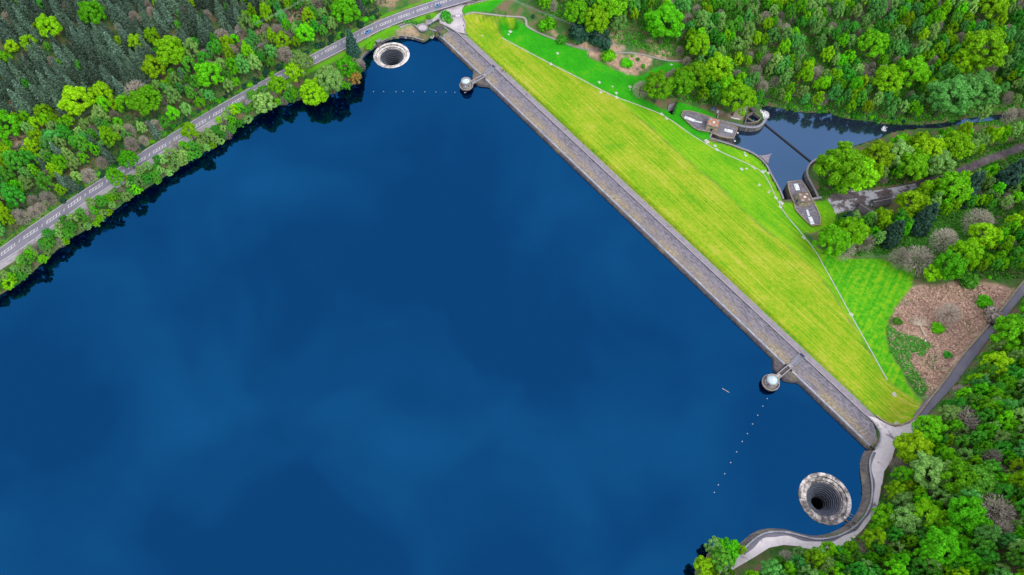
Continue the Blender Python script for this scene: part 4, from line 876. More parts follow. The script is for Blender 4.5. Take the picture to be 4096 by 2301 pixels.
# outfall basin
t = thing('outfall_basin', 'concrete lined outfall basin behind the curved wall with blue rails', 'basin')
B_ = BASIN_A
build('basin_wall', MB().sweep(np.c_[B_, np.full(len(B_), -33.3)], [(-.5, -7), (-.5, 0), (.3, 0), (.3, -7)], True), M['wall'], t)
q1, q2 = at(*z4([(1668,375)])[0], -34.6), at(*z4([(1812,468)])[0], -34.6); d = q2 - q1
build('cross_wall', MB().box((*((q1 + q2) / 2), -40), (np.linalg.norm(d), 1.0, 5.4), math.atan2(d[1], d[0])), M['wall'], t)
build('basin_water', MB().prism(B_, -39.5, -35.8), M['river'], t)
p = at(*z4([(1795,225)])[0], -32.5); build('pier', MB().box((*p, -38), (2.6, 3.2, 5.6), .6), M['wall_dark'], t)
# pit at the foot of the wood
t = thing('culvert_pit', 'dark stone lined culvert pit at the edge of the trees', 'pit'); Pp = PIT
build('lining', MB().sweep(np.c_[Pp, gz(*offset(Pp, 3).T) * 0 - 28.6], [(-.35, -7.5), (-.35, 0), (.45, 0), (.45, -7.5)], True), M['wall'], t)
build('pit_water', MB().prism(Pp, -36, -33.2), M['water'], t)
rp = pxz(r6([(440,172),(516,148),(498,205),(432,215)]), -30)[:, :2]; build('ramp', MB().add([(*rp[0], -29.2), (*rp[1], -29.2), (*rp[2], -32.8), (*rp[3], -32.8)], [(0, 1, 2, 3)]), M['path'], t)
# foam
def foam(label, px, z, R, n, elong=1.0, ang=0):
    mb = MB()
    for k in range(n):
        r = R * math.sqrt(rng.random()); a = rng.random() * 6.283; x, y = r * math.cos(a) * elong, r * math.sin(a); c, s_ = math.cos(ang), math.sin(ang); s = .2 + .55 * rng.random() * (1.2 - r / R)
        mb.lathe([(s, -.15), (s * .8, .1 + .25 * s), (.01, .2 + .5 * s)], 6) ; m0 = len(mb.v) - 18
        for j in range(m0, len(mb.v)): v = mb.v[j]; mb.v[j] = (v[0] + x * c - y * s_, v[1] + x * s_ + y * c, v[2])
    p = at(*px, z); o = build('white_water', mb, M['foam'], None, (*p, z + .05)); struct(o, label, 'stuff', 'foam')
foam('churning white foam where the outfall enters the pool', z4([(1975,325)])[0], PWZ, 4.2, 260, 1.25, -.3)
foam('white riffle at the pool outlet', (3537, 516), PWZ, 1.8, 40, 1.6, 1.0); foam('white riffle in the narrow river', (4035, 478), PWZ, 1.5, 35, 2.2, .4)
# blue valves, piles, cabinets
p = hit(*z4([(1026,232)])[0]); t = thing('valve_compound', 'small railed compound of bright blue valves below the trees', 'compound', p, -.2)
build('slab', MB().box((0, 0, .02), (3.8, 3.4, .12)), M['path'], t)
pp = MB().tube((-.1, -1.2, .6), (.1, 1.3, .6), .32, n=8).tube((-.8, 0, .6), (.8, .1, .6), .22, n=8).tube((0, .3, .6), (0, .3, 1.7), .18, n=8).tube((-.55, .3, 1.7), (.55, .3, 1.7), .12, n=6)
build('valve', pp, M['bluepipe'], t)
rl = MB()
for x, y in ((-1.8, -1.6), (1.8, -1.6), (1.8, 1.6), (-1.8, 1.6), (0, 1.6), (0, -1.6)): rl.tube((x, y, 0), (x, y, 1.2), .05, n=5)
for h in (.6, 1.2):
    for a, b_ in (((-1.8, -1.6), (1.8, -1.6)), ((1.8, -1.6), (1.8, 1.6)), ((1.8, 1.6), (-1.8, 1.6)), ((-1.8, 1.6), (-1.8, -1.6))): rl.tube((*a, h), (*b_, h), .035, n=4)
build('railing', rl, M['rail'], t)
p = hit(*z4([(1108,290)])[0]); t = thing('control_cabinet', 'pale control cabinet beside the blue valves', 'cabinet', p, -.2); build('cabinet_body', MB().box((0, 0, 0), (1.3, .9, 1.4)), M['panel'], t); build('cabinet_lid', MB().box((0, 0, 1.4), (1.4, 1.0, .12)), M['white'], t)
for lab, px, L_, a_ in (('long white pile of sacks on the bank beside the curved wall', (1450,412), 5.2, -.25), ('short white pile of sacks behind the outfall basin', (1622,312), 3.8, 1.1)):
    p = hit(*z4([px])[0]); t = thing('sack_pile', lab, 'sacks', p, a_, 'white sack piles by the pool')
    for k in range(9):
        mbx = MB().lathe([(.05, 0), (.45, .05), (.5, .3), (.3, .5), (.02, .55)], 8); build('sack', mbx, M['white'], t, ((k / 8 - .5) * L_, .35 * (rng.random() - .5), .25 * (k % 2)), rng.random())
# ------------------------------------------------------------------ slabs, toe kerb
tk = np.array([hit(*p) for p in TOE_PX]); tkL = resample(smooth(tk, 1), 1.5); tkL[:, 2] = gz(tkL[:, 0], tkL[:, 1])
t = thing('toe_kerb', 'long thin pale concrete drain kerb curving along the foot of the grass slope', 'kerb'); build('channel', MB().sweep(tkL, [(-.26, -.2), (-.26, .16), (.26, .16), (.26, -.2)]), M['kerbline'], t)
SLABS = [((2230,214),1.6,'on the vivid green strip nearest the road end'),((2203,257),2.0,'on the drain kerb nearest the road end'),((2397,330),1.7,'alone on the vivid green lawn above the drain kerb'),((2402,370),1.8,'just below the drain kerb on the yellow slope'),((2465,373),1.7,'just above the drain kerb at the middle of the lawn'),((2466,390),2.0,'on the drain kerb at the middle of the lawn'),((2450,347),.9,'small, between two bigger ones on the vivid lawn'),((2520,348),1.9,'nearest the big trees on the vivid lawn'),((2520,359),.8,'tiny, below the slab nearest the big trees'),((2646,457),2.0,'on the drain kerb beside the culvert pit'),((2665,475),1.8,'below the drain kerb near the culvert pit'),((2685,259),1.6,'in the small clearing behind the trees'),
 ((2041,127),2.0,'bigger of two at the top of the vivid green lawn'),((2035,138),1.2,'smaller of two at the top of the vivid green lawn'),((1929,144),1.0,'small, high on the straw coloured grass'),((2860,584),1.9,'between the drain kerb and the channel corner'),((2867,600),2.1,'on the drain kerb near the channel corner'),((2982,622),1.9,'on the yellow green lawn near the curved pool wall'),((2966,678),2.0,'below the drain kerb on the bulge of the lawn'),((2978,611),1.1,'small, beside the curved pool wall'),((3051,688),2.1,'at the bend of the drain kerb by the pool'),((3061,684),1.2,'small, just beyond the bend of the drain kerb'),((3074,693),1.8,'against the pool wall past the bend of the kerb'),((3009,668),1.2,'first of two small ones on the kerb before the bend'),((3018,674),1.2,'second of two small ones on the kerb before the bend'),((2986,676),1.5,'weathered, beside the slab on the bulge'),((3037,741),1.5,'alone on the steep lawn facing the lower platform'),((3074,771),1.2,'small, near the straight pool wall'),((3080,764),.9,'tiny, near the straight pool wall'),((3102,792),2.0,'across the kerb near the brown roofed valve house'),
 ((3123,813),2.9,'largest, at the corner of the wall by the brown roofed valve house'),((3121,828),1.9,'just below the largest one on the kerb'),((2826,567),3.2,'long, at the channel corner below the terracotta valve house'),((3214,952),2.1,'beside the kerb below the lower trees'),((3403,1259),2.2,'on the kerb facing the bracken clearing'),((3578,1579),2.2,'alone at the narrow end of the yellow grass'),((3587,1697),2.2,'against the roadside wall at the end of the slope'),((3344,850),2.6,'at the corner of the wet yard')]
s_me = MB().box((0, 0, -.1), (1, .8, .42)); l_me = MB().box((0, 0, .32), (.86, .66, .05))
for (px, sz, lab) in SLABS:
    p = hit(*px); t = thing('inspection_slab', 'white concrete inspection slab ' + lab, 'slab', p, DROT + .5 * (rng.random() - .5), 'white inspection slabs in the grass')
    o = build('slab', s_me, M['white'], t); o.scale = (sz, sz, 1); o2 = build('cover', l_me, M['kerbline'], t); o2.scale = (sz, sz, 1)
    gx = .8
# ------------------------------------------------------------------ buoys, log
BU = zm([(358,1290),(552,1288),(793,1290),(925,1285),(1127,1289),(1346,1292),(1561,1296),(1750,1300),(1928,1305),(2113,1307),(2134,1307)], 1420, 100, .2073)
BL_ = ov([(1930,1003),(1919,1022),(1906,1045),(1893,1067),(1880,1091),(1867,1111),(1853,1137),(1838,1164),(1823,1192),(1807,1220),(1797,1239)])
bm_ = MB().lathe([(.02, -.2), (.2, -.1), (.27, .07), (.2, .2), (.02, .28)], 12); bc_ = MB().lathe([(.08, .29), (.08, .42)], 8, cap=True)
for lst, grp, lab in ((BU, 'buoys in the row by the upper tower', 'small white buoy floating in the row between the wooded point and the upper tower'), (BL_, 'buoys in the row by the lower tower', 'small white buoy floating in the row running down from the lower tower')):
    src = None
    for px in lst:
        p = at(*px, 0)
        if src is None:
            src = thing('buoy', lab, 'buoy', (*p, 0), 0, grp); KIDS[src] = [build('float', bm_, M['orange'], src, smooth_=True), build('shackle', bc_, M['orange'], src)]
        else: c = copy_tree(src); c.location = (*p, 0)
a, b_ = at(2890, 1555, 0), at(2916, 1570, 0); d = b_ - a
t = thing('log', 'pale thin log floating on the open reservoir left of the lower tower', 'log', (*((a + b_) / 2), .05), math.atan2(d[1], d[0])); build('trunk', MB().tube((-2, 0, 0), (2, 0, .02), .17, .1, 8), M['deadwood'], t); build('branch_stub', MB().tube((.8, 0, .05), (1.2, .35, .2), .06, .03, 5), M['deadwood'], t)

# ------------------------------------------------------------------ cars
def car(label, px, heading_px, paint):
    p = at(*px, RZ); q = at(*heading_px, RZ); d = q - p; t = thing('parked_car' if False else 'car', label, 'car', (*p, RZ), math.atan2(d[1], d[0]), 'cars on the main road')
    def loft(secs):
        V = [v for s_ in secs for v in s_]; m = len(secs[0]); F = [(i * m + j, i * m + (j + 1) % m, (i + 1) * m + (j + 1) % m, (i + 1) * m + j) for i in range(len(secs) - 1) for j in range(m)]
        return MB().add(V, F + [tuple(range(m))[::-1], tuple(range((len(secs) - 1) * m, len(secs) * m))])
    def sec(x, w, z0, z1, r=.12): return [(x, -w, z0), (x, w, z0), (x, w, z1 - r), (x, w - r, z1), (x, -w + r, z1), (x, -w, z1 - r)]
    body = loft([sec(-2.15, .78, .35, .82), sec(-2.0, .87, .28, .98), (sec(-.9, .9, .25, 1.0)), sec(.9, .9, .25, .95), sec(1.8, .86, .27, .85), sec(2.15, .74, .35, .68)])
    build('body', body, paint, t)
    build('cabin', loft([sec(-1.85, .74, .95, 1.05, .05), sec(-1.2, .68, .95, 1.46), sec(.1, .68, .95, 1.46), sec(1.0, .74, .92, 1.0, .05)]), M['glass'], t)
    build('roof', loft([sec(-1.25, .64, 1.44, 1.50, .03), sec(-.6, .66, 1.45, 1.53, .03), sec(.12, .64, 1.44, 1.50, .03)]), paint, t)
    for sx in (-1.3, 1.35):
        for sy in (-1, 1):
            w = build('wheel', MB().tube((sx, sy * .70, .33), (sx, sy * .93, .33), .33, n=16), M['black'], t); build('rim', MB().tube((sx, sy * .92, .33), (sx, sy * .95, .33), .2, n=10), M['rail'], w)
    for sy in (-1, 1):
        build('headlight', MB().box((2.05, sy * .58, .58), (.14, .3, .14)), M['white'], t); build('tail_light', MB().box((-2.12, sy * .62, .66), (.1, .25, .16)), simple_red, t)
simple_red = simple('red_lens', [(.3, (.3, .01, .01)), (.7, (.4, .02, .02))], 1, .3)
pb = simple('bright_blue_paint', [(.3, (.01, .16, .42)), (.7, (.015, .20, .48))], 1, .25, .6); pb2 = simple('steel_blue_paint', [(.3, (.04, .15, .33)), (.7, (.06, .19, .38))], 1, .25, .6)
car('bright blue hatchback driving toward the left on the lakeside lane of the road', (1473,130), (1430,148), pb); car('steel blue estate car driving on the road near the dam entrance', (1752,26), (1700,45), pb2)

# ------------------------------------------------------------------ people
def person(label, px, top, legs, face, off=0.0, stride=.18):
    zz = off; p = at(*px, zz + .8)
    t = thing('person', label, 'person', (p[0], p[1], zz), face, 'people walking on the dam and forecourt')
    def skin(name, verts, edges, radii, mat, parent):
        me = bpy.data.meshes.new(name); me.from_pydata(verts, edges, []); me.materials.append(mat); o = bpy.data.objects.new(name, me); COL.objects.link(o); o.parent = parent
        o.modifiers.new('skin', 'SKIN')
        for sv, r in zip(me.skin_vertices[0].data, radii): sv.radius = (r, r)
        me.skin_vertices[0].data[0].use_root = True
        s_ = o.modifiers.new('sub', 'SUBSURF'); s_.levels = 1; s_.render_levels = 1; return o
    V = [(0, 0, .93), (0, 0, 1.2), (0, 0, 1.42), (0.02, 0, 1.52), (.03, 0, 1.62), (.03, 0, 1.74), (0, .2, 1.4), (-.05, .26, 1.12), (.08, .27, .9), (0, -.2, 1.4), (.05, -.26, 1.12), (.14, -.27, .92), (0, .1, .88), (stride * .7, .11, .48), (stride, .11, .06), (stride + .16, .11, .04), (0, -.1, .88), (-stride * .4, -.11, .48), (-stride * 1.2, -.11, .06), (-stride * 1.2 + .16, -.11, .04)]
    E = [(0, 1), (1, 2), (2, 3), (3, 4), (4, 5), (2, 6), (6, 7), (7, 8), (2, 9), (9, 10), (10, 11), (0, 12), (12, 13), (13, 14), (14, 15), (0, 16), (16, 17), (17, 18), (18, 19)]
    Rr = [.14, .14, .15, .06, .1, .09, .075, .05, .04, .075, .05, .04, .1, .075, .05, .045, .1, .075, .05, .045]
    body = skin('body', V, E, Rr, M_skin, t)
    Vj = [(0, 0, .86), (0, 0, 1.2), (0, 0, 1.44), (0, .21, 1.41), (-.05, .27, 1.12), (.06, .275, .96), (0, -.21, 1.41), (.05, -.27, 1.12), (.12, -.275, .97)]
    skin('jacket', Vj, [(0, 1), (1, 2), (2, 3), (3, 4), (4, 5), (2, 6), (6, 7), (7, 8)], [.18, .18, .18, .1, .075, .06, .1, .075, .06], top, t)
    skin('trousers', [(0, 0, .93), (0, .1, .86), (stride * .7, .11, .48), (stride, .11, .14), (0, -.1, .86), (-stride * .4, -.11, .48), (-stride * 1.2, -.11, .14)], [(0, 1), (1, 2), (2, 3), (0, 4), (4, 5), (5, 6)], [.165, .12, .095, .07, .12, .095, .07], legs, t)
    build('hair', MB().lathe([(.11, 1.66), (.125, 1.74), (.09, 1.83), (.01, 1.86)], 10), M_hair, t, (.0, 0, 0), smooth_=True)
M_skin = simple('skin', [(.3, (.40, .24, .17)), (.7, (.46, .29, .21))], 2, .6); M_hair = simple('hair', [(.3, (.03, .02, .015)), (.7, (.07, .045, .03))], 4, .6)
cl = {n: simple(n + '_cloth', [(.3, c), (.7, tuple(x * 1.3 for x in c))], 3) for n, c in (('navy', (.02, .025, .06)), ('black', (.012, .012, .016)), ('cream', (.62, .60, .55)), ('red', (.32, .03, .03)), ('grey', (.12, .12, .13)))}
PZ = CREST + .09
for lab, px, a, b_, f in (('person in black jacket walking alone on the crest path near the upper tower', (2108,380), 'black', 'navy', 0.9), ('person in dark clothes walking alone at the middle of the crest path', (2263,516), 'black', 'black', -.9), ('person in cream jacket, left of a pair on the crest path', (2677,904), 'cream', 'navy', -.9), ('person in pale top and grey trousers, right of a pair on the crest path', (2687,905), 'cream', 'grey', -.9),
                          ('person in cream top leading the group by the grass near the upper tower', (2006,275), 'cream', 'black', 2.2), ('person in black jacket in the middle of the group near the upper tower', (2014,281), 'black', 'grey', 2.2), ('person in navy jacket at the back of the group near the upper tower', (2022,288), 'navy', 'black', 2.2), ('person in red jacket beside the group near the upper tower', (2010,283), 'red', 'navy', 2.2)):
    person(lab, px, cl[a], cl[b_], f, PZ)
for lab, px, a, b_, f in (('person in black clothes standing on the forecourt beside the grass edge', (1854,103), 'black', 'black', 1.2), ('person in black coat, left of two at the forecourt fence', (1857,19), 'black', 'navy', .3), ('person in navy coat, right of two at the forecourt fence', (1865,15), 'navy', 'black', .3), ('person in navy coat walking on the footpath at the top edge of the photo', (1905,7), 'navy', 'grey', .3)):
    person(lab, px, cl[a], cl[b_], f, FZ + .01)

# ------------------------------------------------------------------ entrance works
def up_at(px, z): return (*at(*px, z), z)
p1, p2 = at(*z3([(612,575)])[0], FZ), at(*z3([(832,462)])[0], FZ)
t = thing('entrance_gate', 'navy metal double gate between two stone pillars at the end of the dam', 'gate', (*((p1 + p2) / 2), FZ), math.atan2(*(p2 - p1)[::-1])); L_ = np.linalg.norm(p2 - p1)
for s_ in (-1, 1):
    pl = build('pillar', MB().box((s_ * L_ / 2, 0, -1), (.95, .95, 3.4)), M['wall'], t); build('pillar_cap', MB().box((s_ * L_ / 2, 0, 2.4), (1.2, 1.2, .25), 0, .8), M['coping'], pl)
for s_ in (-1, 1):
    lf = MB(); 
    for h in (.15, 1.0, 1.85): lf.box((s_ * L_ / 4, 0, h), (L_ / 2 - .65, .1, .14))
    for k in range(8): lf.box((s_ * L_ / 4 + (k / 7 - .5) * (L_ / 2 - .75), 0, .1), (.1, .08, 2.1))
    build('gate_leaf', lf, M['bluemetal'], t)
bz = at(*z3([(490,600)])[0], FZ); t = thing('round_bastion', 'round stone bastion of the footpath above the rocks by the dam gate', 'bastion', (*bz, 0)); build('drum', MB().lathe([(4.2, -4), (3.7, 1), (3.55, 4.9)], 32), M['wall_dark'], t); build('parapet', MB().lathe([(3.55, 4.9), (3.6, 5.8), (3.1, 5.8), (3.1, 4.9)], 32), M['coping'], t); build('paving', MB().lathe([(3.15, 5.06), (.01, 5.06)], 32), M['fore'], t)
lw = z3([(-130,660),(0,606),(130,550),(240,511),(300,524),(350,570),(385,600)]); wall_line('footpath_wall', 'low stone wall along the footpath above the grassy cove bank', pxz(lw, FZ + .75), 0, .55, 3, mat='wall')
wall_line('footpath_wall', 'curved stone wall from the gate pillar down to the dam corner', pxz(z3([(625,600),(660,645),(720,650),(750,640),(775,675)]), 4.4), 0, .6, 5)
wall_line('roadside_wall', 'low stone wall between the main road verge and the footpath', pxz(z3([(-550,720),(-300,640),(-130,590),(0,535),(200,472),(300,452),(350,455)]), FZ + .9), 0, .5, 3, mat='wall')
wall_line('roadside_wall', 'dark stone wall along the road verge above the forecourt', pxz(z3([(600,352),(700,268),(850,212),(1000,165),(1200,108),(1350,65),(1600,28)]), FZ + .95), 0, .5, 3, mat='wall_dark')
wall_line('path_edge_wall', 'low dark curving wall between the forecourt and the grass slope', pxz(z3([(1345,290),(1358,340),(1366,420),(1398,470),(1415,560),(1388,640),(1410,700),(1450,745)]), FZ + .45), 0, .4, 2, mat='wall_dark')
wall_line('lane_wall', 'long mossy stone wall between the lane and the bracken clearing', np.array([np.r_[hit(x, y)[:2], float(gz(*hit(x, y)[:2])) + .75] for x, y in r8([(1085,1290),(1160,1350),(1280,1397),(1400,1365),(1500,1290),(1620,1125),(1740,980),(1960,665),(2100,515),(2370,190),(2510,5),(2600,-100)])]), 0, .55, 2.5, mat='wall', cop='sand')
rpl = resample(np.array([np.r_[at(*q, FZ), FZ] for q in z3([(1392,128),(1500,98),(1640,68),(1860,10),(2000,-30)])]), 2.2)
t = thing('footpath_railing', 'dark post railing along the footpath beside the upper verge', 'railing')
for q in rpl: build('post', MB().tube((*q[:2], FZ - .2), (*q[:2], FZ + 1.1), .06, n=5), M['darkmetal'], t)
for h in (.5, 1.05):
    r = MB()
    for a, b_ in zip(rpl[:-1], rpl[1:]): r.tube((a[0], a[1], FZ + h), (b_[0], b_[1], FZ + h), .035, n=4)
    build('rail', r, M['darkmetal'], t)
p1, p2 = at(*z3([(1122,365)])[0], FZ), at(*z3([(1306,365)])[0], FZ)
t = thing('field_gate', 'pale barred field gate across the forecourt beside the flowering bush', 'gate', (*((p1 + p2) / 2), FZ), math.atan2(*(p2 - p1)[::-1])); L_ = np.linalg.norm(p2 - p1)
for s_ in (-.5, -.15, .5): build('post', MB().box((s_ * L_, 0, -.2), (.28, .28, 1.9)), M['darkmetal'], t)
g_ = MB()
for k in range(5): g_.box((.175 * L_, 0, .25 + .27 * k), (.62 * L_, .08, .12))
for k in (-.12, .175, .47): g_.box((k * L_, .02, .2), (.1, .06, 1.3))
build('gate_leaf', g_, M['white'], t); g_ = MB()
for k in range(3): g_.box((-.325 * L_, 0, .35 + .4 * k), (.33 * L_, .07, .1))
build('side_rail', g_, M['darkmetal'], t)
t = thing('stone_steps', 'short flight of pale stone steps from the road down to the footpath', 'steps')
for k in range(7):
    f = k / 6; a = np.array(z3([(548 + 15 * f, 500 - 75 * f)])[0]); b_ = np.array(z3([(640 + 55 * f, 480 - 50 * f)])[0]); zz = FZ + .1 + f * .9; A_, B_ = at(*a, zz), at(*b_, zz); d = B_ - A_
    build('step', MB().box((*((A_ + B_) / 2), zz - .8), (np.linalg.norm(d), .5, .95), math.atan2(d[1], d[0])), M['coping'], t)
ms = z3([(415,335),(520,300),(640,372),(600,400),(560,410)]); struct(poly_sheet('steps_path', pxz(ms, FZ + 1.15)[:, :2], FZ + 1.15, M['fore']), 'short pale path from the road to the steps')
t = thing('dam_steps', 'stone steps and platform at the road end of the pitched dam face', 'steps', (DC[0], DC[1], 0), DROT)
build('platform', MB().box((-208.5, 3.6, -3), (7.5, 7.5, 7.2)), M['wall_dark'], t)
for k in range(6): build('step', MB().box((-204.4 + k * .55, 2.0, 0), (.5, 2.4, 4.0 - .38 * k)), M['coping'], t)
build('wing_wall', MB().box((-204.5, 5.6, 1), (5, .5, 4.2)), M['coping'], t)
# rocks in the corner of the cove
for k in range(34):
    q = z3([(380 + 330 * rng.random(), 720 + 115 * rng.random())])[0]; p = at(*q, .5); s = .5 + .9 * rng.random()
    mbk = MB().lathe([(.05, -.4), (.8 * s, -.2), (s, .25 * s), (.7 * s, .6 * s), (.02, .75 * s)], 7)
    mbk.v = [(x * (1 + .25 * math.sin(3 * y + k)), y * (1 + .25 * math.cos(2 * x + k)), z * (1 + .2 * math.sin(5 * x))) for x, y, z in mbk.v]
    tag(build('boulder', mbk, M['rock'] if rng.random() > .4 else M['wall_dark'], None, (*p, .1 + .9 * rng.random()), rng.random() * 6), 'rough boulder in the rocky corner of the cove below the round bastion', 'boulder', 'boulders below the round bastion')
# ------------------------------------------------------------------ houses and sheds
def gable(name, label, px, z, L_, W_, H_, RH, rot, roof='slate', door=None, wins=3, loc=None, wallm='wall'):
    p = at(*px, z) if loc is None else loc; t = thing(name, label, 'building', (p[0], p[1], z), rot); l, w = L_ / 2, W_ / 2
    build('wall', MB().add([(-l, -w, -1), (l, -w, -1), (l, w, -1), (-l, w, -1), (-l, -w, H_), (l, -w, H_), (l, w, H_), (-l, w, H_), (-l, 0, H_ + RH), (l, 0, H_ + RH)], [(0, 1, 5, 4), (1, 2, 6, 9, 5), (2, 3, 7, 6), (3, 0, 4, 8, 7)]), M[wallm], t)
    o_ = .35; k = o_ * RH / w; r_ = MB()
    for s_ in (-1, 1): r_.add([(-l - o_, s_ * (w + o_), H_ - k), (l + o_, s_ * (w + o_), H_ - k), (l + o_, 0, H_ + RH), (-l - o_, 0, H_ + RH), (-l - o_, s_ * (w + o_), H_ - k + .14), (l + o_, s_ * (w + o_), H_ - k + .14), (l + o_, 0, H_ + RH + .14), (-l - o_, 0, H_ + RH + .14)], [(0, 1, 2, 3), (4, 5, 6, 7), (0, 1, 5, 4), (1, 2, 6, 5), (3, 0, 4, 7)])
    rf = normals_up(build('roof', r_, M[roof], t)); build('ridge', MB().box((0, 0, H_ + RH + .1), (L_ + .7, .3, .14)), M['coping'], rf)
    for k in range(wins):
        x = (k + .5) / wins * L_ - l; f = build('window', MB().box((x, -w - .02, H_ * .45), (1.0, .14, 1.1)), M['white'], t); build('pane', MB().box((x, -w - .05, H_ * .45 + .12), (.76, .14, .86)), M['glass'], f)
    if door: build('door', MB().box((-l - .03, 0, 0), (.14, 1.8, 2.2)), M[door], t)
    return t
YB = yz + .02
gable('stone_shed', 'long low stone shed with dark slate roof and turquoise door by the track', r7([(1118,608)])[0], YB, 11.5, 5.2, 2.6, 1.7, .22, door='glassroof', wins=2)
gable('stone_shed', 'squat stone shed with dark slate roof beside the wet yard', r7([(965,688)])[0], YB, 8.5, 7.2, 2.4, 1.9, -.75, wins=2)
th = gable('roadside_house', 'grey stone house with white windows beyond the main road at the top edge', (1634, -34), 9.0, 13, 8, 5.2, 3, .5, wins=4)
gable('roadside_house', 'pale roofed house among the trees at the left edge', (-14, 775), 13.0, 11, 8, 4.2, 2.6, -.6, wins=3)
p = hit(*r2([(270,270)])[0]); t = thing('picnic_shelter', 'small dark shelter in the bracken beside the woodland track', 'shelter', p, .5); build('roof', MB().box((0, 0, 1.6), (3, 2, .2)), M['hatch'], t)
for x, y in ((-1.2, -.8), (1.2, -.8), (1.2, .8), (-1.2, .8)): build('leg', MB().box((x, y, 0), (.15, .15, 1.6)), M['wood'], t)
# ------------------------------------------------------------------ poles and wires
def pole(label, px, h, arm_ang, base=True):
    p = hit(*px); t = thing('utility_pole', label, 'pole', p, arm_ang, 'power line poles'); build('mast', MB().tube((0, 0, -.5), (0, 0, h), .17, .12, 8), M['wood'], t)
    build('cross_arm', MB().box((0, 0, h - .7), (.16, 2.6, .18)), M['panel'], t)
    for k in (-1.1, -.4, .4, 1.1): build('insulator', MB().tube((0, k, h - .5), (0, k, h - .15), .09, n=6), M['panel'], t)
    return np.array([p[0], p[1], p[2] + h - .2]), arm_ang
P1 = pole('utility pole with pale cross arm standing in the bracken above the gravel path', (2357,166), 10, .5)
P2 = [pole('utility pole among the pale trees on the left hillside', (530,410), 9, -.6), pole('utility pole beside the woodland track bracken', (966,168), 9, -.6), pole('utility pole near the left edge of the hillside', (70,640), 9, -.6)]
p = hit(2354, 228); t = thing('dark_post', 'short dark post where the gravel path meets the green lawn', 'post', p); build('shaft', MB().tube((0, 0, -.3), (0, 0, 3.6), .16, .14, 8), M['darkmetal'], t); build('foot', MB().box((0, 0, -.05), (.5, .5, .25)), M['coping'], t)
p = hit(2021, 73); t = thing('dark_post', 'tall dark post beside the gravel path at the top of the grass', 'post', p); build('shaft', MB().tube((0, 0, -.3), (0, 0, 5), .15, .12, 8), M['darkmetal'], t); build('foot', MB().box((0, 0, -.05), (.5, .5, .25)), M['coping'], t)
def wires(label, pts):
    t = thing('power_line', label, 'power line')
    for k in (-.8, 0, .8):
        mb = MB()
        for a, b_ in zip(pts[:-1], pts[1:]):
            a, b_ = np.array(a), np.array(b_); d = b_ - a; q = np.array([-d[1], d[0], 0]); q = q / np.linalg.norm(q) * k; prev = a + q
            for j in range(1, 11): f = j / 10; c = a + d * f + q + (0, 0, -4 * f * (1 - f)); mb.tube(prev, c, .035, n=3); prev = c
        build('wire', mb, M['rail'], t)
wires('thin power lines crossing the wood above the green lawn', [np.array([*at(2040, -5, 22), 22]), P1[0], np.array([*at(2560, 225, -4), -4])])
wires('thin power lines crossing the left hillside', [P2[2][0], P2[0][0], P2[1][0], np.array([*at(1250, -20, 32), 32])])
# ------------------------------------------------------------------ fallen tree, logs, blocks
def mz(px): return hit(*px)
b0 = np.array(mz((3703, 1353))); b1 = np.array(mz((3677, 1303))); t = thing('fallen_tree', 'bleached fallen tree with spreading bare branches lying in the bracken', 'tree', tuple(b0))
tr = MB().tube((0, 0, .5), tuple(b1 - b0 + (0, 0, .6)), .62, .5, 8); build('trunk', tr, M['deadwood'], t); br = MB(); base = b1 - b0 + (0, 0, .6); dr = (b1 - b0)[:2]; a0 = math.atan2(dr[1], dr[0])
for k in range(17):
    a = a0 + (k / 16 - .5) * 3.2 + .2 * rng.standard_normal(); l = 3.4 + 3.0 * rng.random(); m_ = base + (l * .55 * math.cos(a), l * .55 * math.sin(a), .5 * rng.random()); br.tube(base, m_, .26, .17, 5); prev = m_
    for j in range(3): a2 = a + .5 * rng.standard_normal(); e_ = m_ + (l * .6 * math.cos(a2), l * .6 * math.sin(a2), .5 * rng.random() - .3); br.tube(m_, e_, .15, .06, 4)
build('branch', br, M['deadwood'], t)
a, b_ = np.array(mz(r8([(1722,486)])[0])), np.array(mz(r8([(1884,450)])[0])); t = thing('log', 'thin bleached log lying right of the fallen tree', 'log', tuple(a)); build('trunk', MB().tube((0, 0, .3), tuple(b_ - a + (0, 0, .3)), .2, .12, 7), M['deadwood'], t); build('branch_stub', MB().tube(tuple((b_ - a) * .6 + (0, 0, .3)), tuple((b_ - a) * .62 + (.3, .6, .6)), .08, .04, 5), M['deadwood'], t)
for lab, px, s in (('big white cut block below the butt of the fallen tree', (1575,540), 1.0), ('small white cut block left of the fallen trunk', (1540,512), .55), ('pale chip of wood below the fallen tree', (1500,530), .4)):
    p = mz(r8([px])[0]); t = thing('cut_log', lab, 'log', p, rng.random() * 3, 'cut blocks beside the fallen tree'); build('bark_side', MB().tube((0, 0, 0), (0, 0, s * .8), s * .75, s * .7, 9), M['deadwood'], t); build('cut_face', MB().lathe([(s * .66, s * .82), (.01, s * .83)], 9), M['white'], t)
